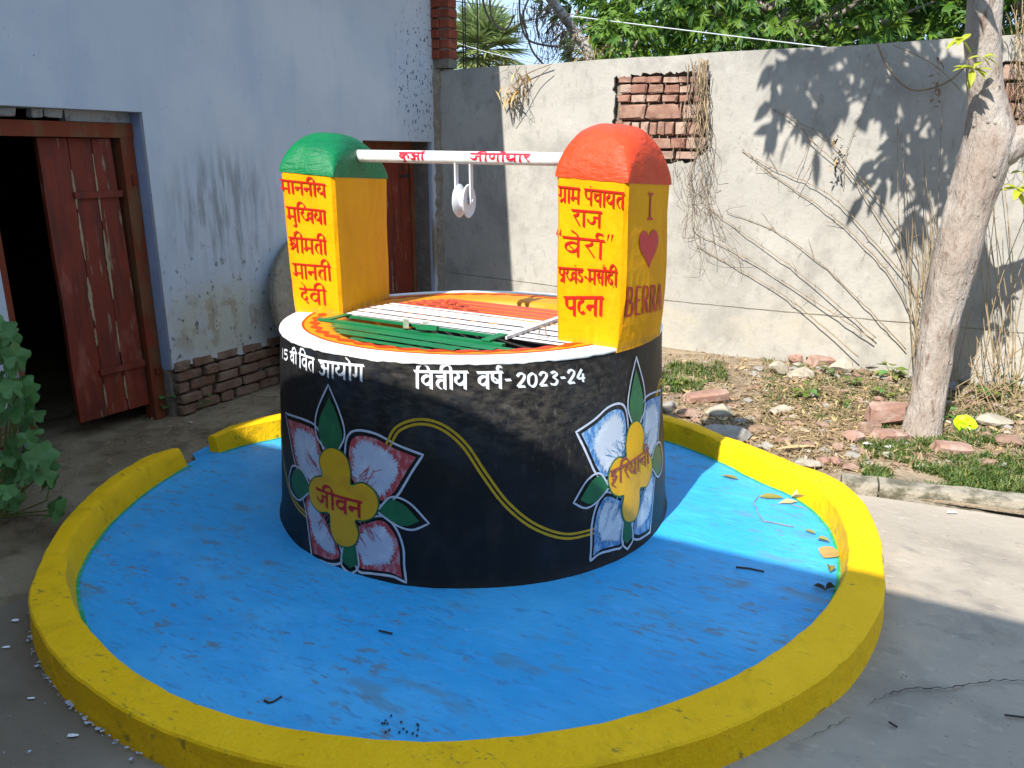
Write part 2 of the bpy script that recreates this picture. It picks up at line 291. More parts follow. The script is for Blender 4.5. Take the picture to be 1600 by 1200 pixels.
# ------------------------------------------------------------------ setting: ground sheets
def sheet(name, poly, z, m, amp=0., step=.12, parent=None, mask=None):
    V, F = tri2d(poly, (), (step, step)); mb = MB()
    def zz(x, y):
        q = z + amp * (mnoise.noise(Vector((x * 1.7, y * 1.7, 3))) + .5 * mnoise.noise(Vector((x * 6, y * 6, 8))))
        return q if mask is None else mask(x, y, q)
    mb.add([(x, y, zz(x, y)) for x, y in V], F)
    return mb.build(name, m, parent, smooth=True, kind='structure')
gb = MB(); gb.add([(-400, -400, -.06), (400, -400, -.06), (400, 400, -.06), (-400, 400, -.06)], [(0, 1, 2, 3)])
gb.build('ground', M['dirt'], kind='structure')
XY = lambda P: (P.x, P.y)
slabA = W(2.55, 0, 0)
ge = [G(1352, 772), G(1700, 822)]         # where the paving ends against the garden kerb
gdir = (ge[1] - ge[0]).normalized()
paving = [XY(ge[0] - gdir * .5), XY(ge[1] + gdir * 4), (8, -2), (8, -6), (-1.2, -6), (-1.9, .2), (-2.0, 1.3), (-1.9, 2.2), (-1.5, 2.9), (-.8, 3.2), (.6, 3.4)]
sheet('concrete_paving', paving, -.008, M['concrete'], .004, .25)
dirtp = [XY(W(-.6, -9.5, 0)), XY(W(1.9, -9.3, 0)), (-.6, .2), (-.6, 3.5), XY(W(1.4, -2.4, 0)), XY(W(1.0, 0.1, 0)), XY(W(-.6, .1, 0))]
sheet('earth_ground', dirtp, -.022, M['dirt'], .012, .09)
def garden_mask(x, y, q):
    d = math.hypot(x - DC.x, y - DC.y); t = min(1, max(0, (d - 1.55) / .35)); a, b, _ = toW(Vector((x, y, 0)))
    q += .05 * math.exp(-((b + .15) / .35)**2)
    q += -.05 * math.exp(-(((x - G(1182, 640).x) / .16)**2 + ((y - G(1182, 640).y) / .3)**2))
    return -.03 * (1 - t) + q * t
gardenp = [XY(W(.9, 0.05, 0)), XY(W(8, 0.05, 0)), XY(ge[1] + gdir * 4 + BX * .02), XY(ge[0] + BX * .02), XY(ge[0] - gdir * .6), (.6, 3.9)]
garden = sheet('garden_soil', gardenp, .012, M['soil'], .016, .07, mask=garden_mask)

# platform and kerb of the well -------------------------------------------------
def interp(tab, x):
    for i in range(len(tab) - 1):
        if tab[i][0] <= x <= tab[i + 1][0]:
            t = (x - tab[i][0]) / (tab[i + 1][0] - tab[i][0]); t = t * t * (3 - 2 * t) if False else t
            return tab[i][1] * (1 - t) + tab[i + 1][1] * t
    return tab[0][1] if x < tab[0][0] else tab[-1][1]
# angle measured from +X, counter-clockwise, -215 .. 145
OUT = [(-205, 1.52), (-193, 1.57), (-185, 1.62), (-173, 1.66), (-159, 1.70), (-149, 1.755), (-143, 1.79), (-132, 1.82), (-117, 1.85), (-103, 1.88), (-90, 1.885), (-78, 1.875), (-65, 1.85), (-51, 1.82), (-38, 1.765), (-28, 1.715), (-19, 1.695), (-11, 1.68), (-5, 1.655), (-1, 1.60), (3, 1.52), (11, 1.44), (21, 1.355), (31, 1.325), (42, 1.32), (60, 1.31), (90, 1.29), (115, 1.31), (135, 1.375), (144, 1.418), (152, 1.463), (161, 1.505)]
INN = [(-205, 1.40), (-193, 1.47), (-185, 1.50), (-172, 1.545), (-161, 1.585), (-150, 1.64), (-142, 1.658), (-130, 1.69), (-114, 1.727), (-101, 1.737), (-92, 1.745), (-76, 1.715), (-66, 1.687), (-52, 1.649), (-41, 1.622), (-30, 1.59), (-22, 1.567), (-15, 1.545), (-8, 1.50), (-2, 1.44), (3, 1.36), (8, 1.31), (17, 1.265), (29, 1.225), (39, 1.19), (60, 1.16), (90, 1.14), (115, 1.17), (135, 1.25), (147, 1.321), (156, 1.405), (161, 1.43)]
def PC(th, r, z): return DC + Vector((r * math.cos(R(th)), r * math.sin(R(th)), z))
pm = MB(); NN = 144; rings = [0.5, .9, .95, 1.0, 1.1, 1.2, 1.3, 1.4, 1.5, 1.6]
def pz(x, y, r): return .004 + .02 * max(0, (1.6 - r) / 1.6) * 0 + .006 * mnoise.noise(Vector((x * 2.3, y * 2.3, 0))) + .002 * mnoise.noise(Vector((x * 9, y * 9, 2)))
vs = []
for ri in range(26):
    for k in range(NN):
        th = -205 + 360 * k / NN; ro = interp(INN, th if th < 161 else (th - 360)) if th < 161 else 1.47
        if th > 150 or th < -196: ro = max(ro, 1.46)
        if th > 158 or th < -196: ro = 1.53
        r = .5 + (ro + .03 - .5) * ri / 25; P = PC(th, r, 0); vs.append(Vector((P.x, P.y, pz(P.x, P.y, r))))
fs = [(i * NN + k, i * NN + (k + 1) % NN, (i + 1) * NN + (k + 1) % NN, (i + 1) * NN + k) for i in range(25) for k in range(NN)]
pm.add(vs, fs); pm.build('platform', M['platform'], smooth=True, kind='structure')
kerb_root = thing('well_kerb', 'low yellow painted kerb curving round the blue platform, with one gap on the left', 'kerb', PC(-90, 1.8, 0))
km = MB(); th0, th1, n = -192, 160.5, 260; prof = []
for k in range(n + 1):
    th = th0 + (th1 - th0) * k / n; ri, ro = interp(INN, th), interp(OUT, th)
    w1 = .009 * mnoise.noise(Vector((th * .08, 1, 0))) + .003 * mnoise.noise(Vector((th * .4, 5, 0))); w2 = .010 * mnoise.noise(Vector((th * .09, 9, 0))) + .003 * mnoise.noise(Vector((th * .5, 4, 0)))
    e = min(k, n - k); sh = 1 if e > 4 else .72 + .07 * e; rm = (ri + ro) / 2; ri = rm + (ri - rm) * sh; ro = rm + (ro - rm) * sh
    H = (.10 + .007 * mnoise.noise(Vector((th * .05, 3, 3)))) * (1 if e > 2 else .9 + .03 * e); lit = .012 if -8 < th < 40 else 0
    ins = .03 if (th < -150) else (.012 + lit)
    w3 = .004 * mnoise.noise(Vector((th * 1.3, 2, 7))); w4 = .004 * mnoise.noise(Vector((th * 1.1, 8, 7)))
    q = [(ri - .012, -.05), (ri - .006, .004), (ri + ins * .5 + w1, H * .6), (ri + ins + w1 + w3, H - .004), (ri + ins + .005 + w1 + w3, H + w3 * .3), (rm, H + .004), (ro - .010 + w2 + w4, H + .001 + w4 * .3), (ro - .004 + w2 + w4, H - .005), (ro - .002 + w2, H * .6), (ro + .003, .02), (ro + .010, -.05)]
    prof.append([PC(th, a, z) for a, z in q])
m_ = len(prof[0]); km.add([p for r in prof for p in r], [(i * m_ + j, (i + 1) * m_ + j, (i + 1) * m_ + j + 1, i * m_ + j + 1) for i in range(n) for j in range(m_ - 1)] + [tuple(range(m_)), tuple(n * m_ + j for j in range(m_))[::-1]])
km.build('kerb_ring', M['kerb'], kerb_root, smooth=False)
sharpen(kerb_root.children[0], 32)
ov = MB(); vs = []                         # where the two paints overlap at the inner foot
for k in range(n + 1):
    th = th0 + (th1 - th0) * k / n; r = interp(INN, th); wv = .006 + .005 * mnoise.noise(Vector((th * .7, 0, 3)))
    for rr_ in (r - .012 - wv, r + .001): P = PC(th, rr_, 0); vs.append(Vector((P.x, P.y, pz(P.x, P.y, rr_) + .0022)))
ov.add(vs, [(2 * k, 2 * k + 1, 2 * k + 3, 2 * k + 2) for k in range(n)]); ov.build('paint_overlap', M['overlap'], kerb_root)
sp = MB()                                   # dried white splashes along the foot of the kerb
for k in range(70):
    th = rnd.choice([rnd.gauss(-131, 5), rnd.gauss(-124, 4), rnd.uniform(-146, -110)]); r0 = interp(OUT, th) + .007 + abs(rnd.gauss(0, .006)) + (rnd.random()**30) * .2
    P = PC(th, r0, .0035); s_ = .0025 + .009 * rnd.random()**2; aa = rnd.uniform(0, 6.28)
    pts = [P + Vector((math.cos(aa + t * 1.05) * s_ * rnd.uniform(.3, 1.3), math.sin(aa + t * 1.05) * s_ * rnd.uniform(.3, 1), 0)) for t in range(6)]
    sp.add(pts + [P + Vector((0, 0, .004))], [(i, (i + 1) % 6, 6) for i in range(6)])
sp.build('paint_splash', M['ol'], kerb_root, kind='stuff')
# cracks in the paving
def crack(name, pts, w, z):
    mb = MB(); P = []
    for i, q in enumerate(crom(pts, 10)): P.append(Vector((q.x + rnd.uniform(-.006, .006), q.y + rnd.uniform(-.006, .006), z)))
    vs = []
    for i, q in enumerate(P):
        t = (P[min(i + 1, len(P) - 1)] - P[max(i - 1, 0)]).normalized(); nn = Vector((-t.y, t.x, 0)) * w * (rnd.uniform(.3, 1)) * math.sin(math.pi * (i + .3) / len(P))**.5
        vs += [q - nn, q + nn]
    mb.add(vs, [(2 * i, 2 * i + 2, 2 * i + 3, 2 * i + 1) for i in range(len(P) - 1)])
    return mb.build(name, M['blackiron'], kind='structure')
crack('paving_crack', [XY(G(1352, 1103)), XY(G(1410, 1078)), XY(G(1480, 1075)), XY(G(1560, 1063)), XY(G(1680, 1072))], .0035, .0015)
crack('paving_crack', [XY(G(1240, 1160)), XY(G(1290, 1140)), XY(G(1330, 1122))], .0016, .0015)

# ------------------------------------------------------------------ unit bricks and stones
def unit_brick(seed, jit=.05, bev=.07):
    r_ = random.Random(seed); bm = bmesh.new(); bmesh.ops.create_cube(bm, size=1)
    bmesh.ops.bevel(bm, geom=bm.edges[:], offset=bev, segments=1, affect='EDGES')
    for v in bm.verts: v.co += Vector([r_.uniform(-jit, jit) for _ in range(3)])
    me = bpy.data.meshes.new('brick'); bm.to_mesh(me); bm.free(); return me
def brick_set(m, jit=.05, bev=.07, n=6):
    o = []
    for i in range(n): me = unit_brick(i + 1, jit, bev); me.materials.append(m); o.append(me)
    return o
BR = brick_set(M['brick'], .075, .11); BRR = brick_set(M['brick_red'], .025, .06); BRB = brick_set(M['brick_base'], .06, .14)
BRX = BR + brick_set(mat('pale_brick', (.32, .215, .165), .92, [((.40, .30, .24), 9, .4, .66, .8), ((.2, .12, .09), 16, .52, .7, .7)], [(26, .7, .015), (110, .5, .004)], spec=.1), .07, .10) + brick_set(mat('dark_brick', (.20, .10, .075), .92, [((.33, .18, .13), 9, .4, .66, .8)], [(26, .7, .015), (110, .5, .004)], spec=.1), .07, .10, 3)
def put(me, name, P, scale, rotz, parent=None, rx=0, ry=0):
    o = bpy.data.objects.new(name, me); col.objects.link(o); o.scale = scale; o.rotation_euler = (rx, ry, rotz)
    o.location = Vector(P) - (origin_of(parent) if parent else Vector((0, 0, 0)))
    if parent: o.parent = parent
    return o

# ------------------------------------------------------------------ the blue house
house = thing('blue_house', 'pale blue limewashed house with two red wooden doors, on the left', 'house', W(0, -3, 0))
def A_(b, z): return W(0, b, z)
D1B, D1T, D1L = -2.865, 1.715, -3.74      # big doorway: right edge, top, left edge (all along b)
D2R, D2L, D2T = -.125, -1.02, 1.595       # small doorway
def jag(p, q, n, amp, seed=0):            # ragged line between two 2D points
    r_ = random.Random(seed); out = []
    for i in range(n):
        t = i / n; out.append((p[0] + (q[0] - p[0]) * t + (r_.uniform(-amp, amp) if i else 0), p[1] + (q[1] - p[1]) * t + (r_.uniform(-amp, amp) if i else 0)))
    return out
poly = jag((-9.5, .3), (D1L, .26), 60, .012, 1) + [(D1L, .26), (D1L, D1T)] + [(D1B, D1T), (D1B, .275)] + jag((D1B + .01, .285), (-1.5, .235), 40, .013, 2) + jag((-1.5, .22), (D2L, .02), 8, .01, 3) + [(D2L, 0.0), (D2L, D2T), (D2R, D2T), (D2R, .0)] + jag((D2R + .01, 0), (-.03, 0), 2, .0) + jag((-.035, .0), (-.05, 2.15), 70, .013, 5) + jag((-.07, 2.15), (-.085, 3.2), 30, .012, 6) + [(-.085, 3.2), (-9.5, 3.2)]
wm = MB()
plate(wm, poly, [], lambda b, z: W(.020 + .006 * mnoise.noise(Vector((b * 1.3, z * 1.3, 0))), b, z), lambda b, z: W(0, b, z), (.3, .3))
wm.build('plaster_wall', M['blue_wall'], house, smooth=False)
cm = MB()                                  # masonry core behind the plaster, with the openings left free
def core(b0, b1, z0, z1): cm.wbox(-.25, -.022, b0, b1, z0, z1)
core(-9.5, D1L, -.05, 3.2); core(D1L, D1B, D1T, 3.2); core(D1B, D2L, -.05, 3.2); core(D2L, D2R, D2T, 3.2); core(D2R, 0.3, -.05, 3.2)
cm.build('masonry_core', M['mortar_old'], house)
rv = MB()                                  # painted reveals of the doorways
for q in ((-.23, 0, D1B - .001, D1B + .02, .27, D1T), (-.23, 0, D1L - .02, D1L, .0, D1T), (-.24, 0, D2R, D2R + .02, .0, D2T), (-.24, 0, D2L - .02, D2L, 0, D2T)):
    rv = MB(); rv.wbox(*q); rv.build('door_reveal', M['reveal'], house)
for q in ((-.24, .0, D2L, D2R, D2T - .002, D2T + .02), (-.23, 0.0, D1L, D1B, D1T - .002, D1T + .02)):
    rv = MB(); rv.wbox(*q); rv.build('lintel_soffit', M['broken'], house)
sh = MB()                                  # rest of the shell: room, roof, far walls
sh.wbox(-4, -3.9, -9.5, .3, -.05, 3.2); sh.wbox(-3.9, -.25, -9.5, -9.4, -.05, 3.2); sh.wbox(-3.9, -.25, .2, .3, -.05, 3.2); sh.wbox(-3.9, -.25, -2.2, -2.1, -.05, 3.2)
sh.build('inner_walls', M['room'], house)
sh = MB(); sh.wbox(-4, .53, -9.5, .9, 3.22, 3.34); sh.build('roof_slab', M['grey_wall'], house)
sh = MB(); sh.wbox(-3.9, -.25, -9.4, .2, -.05, -.03); sh.build('room_floor', M['dirt'], house)
# brick foot of the wall: courses of picked-out bricks
z = -.02; row = 0
while z < .29:
    hh = .068; b = -2.86 + (0 if row % 2 else -.0) + (0.0 if row % 2 else -.11)
    while b < -1.2:
        ln = rnd.uniform(.17, .24) if rnd.random() > .25 else rnd.uniform(.09, .13)
        b0 = max(b, -2.855)
        if b + ln > b0 + .04: put(rnd.choice(BRB), 'brick', W(-.004 + rnd.uniform(-.010, .014), (b0 + b + ln) / 2, z + hh / 2), (b + ln - b0 - .014, .06, hh - .010), WROT + math.pi / 2 + rnd.uniform(-.05, .05), house)
        b += ln
    z += hh; row += 1
b = -3.78
for rr in range(4):
    for kk in range(3): put(rnd.choice(BRB), 'brick', W(-.004, -3.86 - kk * .23 - (rr % 2) * .1, rr * .068 + .012), (.215, .06, .058), WROT + math.pi / 2, house)
# broken white bricks above the big door frame
for i, (u0, u1, v0, v1) in enumerate(((-30, 25, 166, 181), (43, 64, 170, 182), (66, 96, 170, 182))):
    P = ONA((u0 + u1) / 2, (v0 + v1) / 2, -.09); Q0 = ONA(u0, v0, -.09); Q1 = ONA(u1, v1, -.09)
    me = BRB[i].copy(); me.materials.clear(); me.materials.append(M['broken'])
    put(me, 'brick', P, ((Q1 - Q0).to_2d().length * .95, .05, .045), WROT + math.pi / 2, house)
bm_ = MB(); q0 = toW(ONA(100, 175, -.09)); bm_.wbox(-.14, -.085, q0[1], D1B - .002, D1T - .055, D1T - .002); bm_.build('lintel_plaster', M['broken'], house)
# door frame and leaf of the big doorway
FT = D1T - .058
fr = MB(); fr.wbox(-.16, -.07, D1B - .085, D1B - .006, -.03, FT - .075); fr.wbox(-.16, -.07, D1L + .005, D1L + .08, -.03, FT - .075); fr.wbox(-.165, -.065, D1L + .004, D1B - .004, FT - .075, FT)
fr.build('door_frame', M['frame'], house)
for q, dd_ in ((W(-.068, D1B - .03, 1.36), (.012, .035, .05)), (W(-.066, D1B - .04, .27), (.02, .03, .035))):
    fr = MB(); fr.box(q, dd_, AX, BX); fr.build('hinge_plate', M['door'], house)
leaf = bpy.data.objects.new('door', None); col.objects.link(leaf); leaf.parent = house; leaf.empty_display_size = .1
leaf.location = W(-.115, D1B - .09, 0) - Vector(house.location); leaf['label'] = 'worn red door leaf of three planks standing half open'
ldir = (-BX * math.cos(R(3)) - AX * math.sin(R(3))); lo = W(-.115, D1B - .095, 0)
lz0, lz1 = .075, FT - .08
wds = [(.0, .135), (.139, .262), (.267, .42)]
for i, (s0, s1) in enumerate(wds):
    mb = MB(); nrm = Vector((-ldir.y, ldir.x, 0))
    zs = [lz0 + (lz1 - lz0) * k / 10 for k in range(11)]; e0 = [s0 + rnd.uniform(-.0025, .003) for _ in zs]; e1 = [s1 + rnd.uniform(-.003, .0025) for _ in zs]
    if i == 0: e0 = [s0 + .028 * (k / 10) for k in range(11)]
    vs = []
    for zz_, a0, a1 in zip(zs, e0, e1):
        for d in (-.016, .016 - .003 * (i % 2)): vs += [lo + ldir * a0 + nrm * d + Vector((0, 0, zz_)), lo + ldir * a1 + nrm * d + Vector((0, 0, zz_))]
    fs = []
    for k in range(10):
        a = 4 * k; fs += [(a, a + 1, a + 5, a + 4), (a + 2, a + 6, a + 7, a + 3), (a, a + 4, a + 6, a + 2), (a + 1, a + 3, a + 7, a + 5)]
    fs += [(0, 2, 3, 1), (40, 41, 43, 42)]; mb.add(vs, fs); mb.build('plank', M['door'], leaf)
for zz_ in (1.29, .33):
    mb = MB(); mb.box(lo + ldir * .14 + nrm * (-.024) + Vector((0, 0, zz_)), (.27, .014, .035), ldir, nrm); mb.build('batten', M['door'], leaf)
    mb = MB(); mb.box(lo + ldir * .14 + nrm * (.024) + Vector((0, 0, zz_)), (.27, .014, .035), ldir, nrm); mb.build('batten', M['door'], leaf)
nside = 1 if (EYE - lo).dot(nrm) > 0 else -1
# splintered bare wood showing along the plank joints
for s_, z0, z1, w in ((.265, 1.22, 1.42, .014), (.262, .95, 1.2, .012), (.264, .62, .86, .022), (.266, .48, .58, .010), (.137, .72, 1.1, .018), (.139, 1.15, 1.5, .006), (.14, .42, .6, .007), (.136, .14, .28, .012), (.262, .12, .26, .010)):
    mb = MB(); P = []; k = 13; w *= .62
    for i in range(k + 1):
        t = i / k; P.append((s_ - w * math.sin(math.pi * t) * rnd.uniform(.3, 1) - .002, z0 + (z1 - z0) * t))
    for i in range(k, -1, -1):
        t = i / k; P.append((s_ + w * math.sin(math.pi * t) * rnd.uniform(.2, .9) + .002, z0 + (z1 - z0) * t))
    decal(mb, P, lambda s, z, o: lo + ldir * s + nrm * nside * o + Vector((0, 0, z)), .0175); mb.build('bare_wood_patch', M['bare'], leaf)
# second doorway: boarded red door set deep in the wall
for i in range(7):
    b0 = D2R - .05 - .118 * i; mb = MB(); mb.wbox(-.215 - .004 * (i % 2), -.19, b0 - .115, b0, .02, D2T - .05); mb.build('plank', M['door'], house)
mb = MB(); mb.wbox(-.222, -.17, D2L + .001, D2R - .05, D2T - .06, D2T - .003); mb.wbox(-.222, -.17, D2R - .049, D2R - .003, .0, D2T - .003); mb.build('door_frame', M['frame'], house)
mb = MB(); P = ONA(632, 275, -.185); mb.box(P, (.014, .12, .018), AX, BX); mb.box(P + BX * .06, (.02, .016, .04), AX, BX); mb.build('hasp', M['blackiron'], house)
# bare masonry edge at the corner of the house and the brick pier above it
mb = MB()
zz = [-.05 + k * .05 for k in range(46)]
vs = []
for zi in zz:
    w = .055 + .02 * mnoise.noise(Vector((zi * 5, 1, 1))); j = rnd.uniform(-.008, .008)
    vs += [W(-.02, -.095 + j, zi), W(w * .4, -.085 + j + rnd.uniform(-.008, .008), zi), W(w, -.03 + j, zi), W(w + .014, .002, zi)]
mb.add(vs, [(4 * i + j, 4 * i + j + 1, 4 * i + j + 5, 4 * i + j + 4) for i in range(len(zz) - 1) for j in range(3)]); mb.build('rough_mortar_edge', M['mortar_old'], house)
z = 2.24; row = 0
while z < 3.2:
    for a0, b0 in ((.040, -.05), (.134, -.035 if row % 2 else -.025)):
        put(rnd.choice(BRR), 'brick', W(a0 + rnd.uniform(-.004, .004), b0 + .02, z + .034), (.094 if row % 2 else .088, .12, .066), WROT + rnd.uniform(-.03, .03), house)
    put(rnd.choice(BRR), 'brick', W(-.012, -.09, z + .034), (.06, .09, .06), WROT, house)
    z += .076; row += 1
mb = MB(); mb.wbox(.0, .165, -.06, .06, 2.17, 3.2); mb.build('pier_mortar', M['mortar_old'], house)

# ------------------------------------------------------------------ the grey boundary wall
wall = thing('boundary_wall', 'grey cement plastered boundary wall with a patch of bare bricks, behind the well', 'wall', W(3, 0, 0))
WT = 2.165; WE = 4.35
def topz(a): return WT + .012 * mnoise.noise(Vector((a * 1.4, 0, 0))) - .02 * (1 - min(1, a / .9)) + .004 * mnoise.noise(Vector((a * 12, 0, 0)))
def w2(u, v): a, b, z = toW(ONB(u, v)); return a, z
hole = []
hp = [w2(*q) for q in ((962, 122), (1000, 118), (1035, 114), (1070, 112), (1100, 116), (1112, 130), (1108, 180), (1106, 236), (1088, 250), (1050, 256), (1010, 250), (972, 238), (958, 190))]
for i in range(len(hp)):
    p, q = hp[i], hp[(i + 1) % len(hp)]; hole += jag(p, q, 8, .017, 40 + i)
h2 = [w2(*q) for q in ((1562, 100), (1580, 96), (1620, 96), (1640, 100), (1640, 238), (1600, 245), (1566, 236), (1568, 170))]
hole2 = []
for i in range(len(h2)): hole2 += jag(h2[i], h2[(i + 1) % len(h2)], 5, .010, 80 + i)
outer = [(0, -.05), (9, -.05)] + [(9 - .15 * k, topz(9 - .15 * k)) for k in range(61)]
mb = MB()
def wf(a, z):
    crk = 0
    return W(a, -.028 + .008 * mnoise.noise(Vector((a * .9, z * .9, 5))), z)
plate(mb, outer, [hole, hole2], wf, lambda a, z: W(a, 0, z), (.22, .22)); mb.build('cement_plaster', M['grey_wall'], wall)
mb = MB(); mb.wbox(.0, 9, .03, .22, -.05, 2.13); mb.build('masonry_core', M['mortar_old'], wall)
mb = MB(); mb.wbox(.0, 9, .2201, .24, -.05, 2.13); mb.wbox(.0, 9, .0005, .24, 2.131, 2.137); mb.build('rear_plaster', M['grey_wall'], wall)
# pour line in the plaster
def onwall_line(name, pts, w, m, b=-.0305):
    mb = MB(); P = [toW(ONB(u, v, -.028)) for u, v in pts]; P = crom([(a, z) for a, _, z in P], 14); vs = []
    for q in P:
        a, z = q.x, q.y + rnd.uniform(-.002, .002); ww = w * rnd.uniform(.4, 1.); base = -.028 + .008 * mnoise.noise(Vector((a * .9, z * .9, 5)))
        vs += [W(a, base - .003, z - ww), W(a, base - .004, z + ww)]
    mb.add(vs, [(2 * i, 2 * i + 2, 2 * i + 3, 2 * i + 1) for i in range(len(P) - 1)]); return mb.build(name, m, wall)
onwall_line('plaster_joint', [(700, 425), (800, 438), (1035, 468), (1240, 488), (1450, 507), (1620, 522)], .0035, M['mortar_old'])
# bricks of the bare patch
def patch_bricks(rows, b=-.002):
    for (v0, v1, edges) in rows:
        for i in range(len(edges) - 1):
            a0, z1 = w2(edges[i], v0); a1, z0 = w2(edges[i + 1], v1)
            a0b, z1b = w2(edges[i + 1], v0); z1 = (z1 + z1b) / 2
            put(rnd.choice(BRX), 'brick', W((a0 + a1) / 2, b + rnd.uniform(-.016, .014), (z0 + z1) / 2), (abs(a1 - a0) - .016, .08, abs(z1 - z0) - .013), WROT + rnd.uniform(-.04, .04), wall, 0, rnd.uniform(-.02, .02))
patch_bricks([(119, 131, [968, 990, 1013, 1037, 1062, 1078, 1104]), (131, 147, [969, 988, 1014, 1038, 1062, 1082, 1104]), (147, 161, [966, 988, 1011, 1035, 1062, 1084, 1104]), (162, 188, [968, 1012, 1063, 1068, 1104]),
              (189, 213, [962, 975, 989, 1002, 1016, 1028, 1041, 1056, 1074, 1104]), (214, 234, [966, 1020, 1050, 1075, 1104]), (235, 250, [986, 1016, 1056, 1092])])
patch_bricks([(100, 128, [1566, 1590, 1612, 1636]), (129, 158, [1568, 1600, 1636]), (159, 186, [1570, 1586, 1612, 1636]), (187, 213, [1568, 1604, 1636]), (214, 236, [1572, 1590, 1636])])
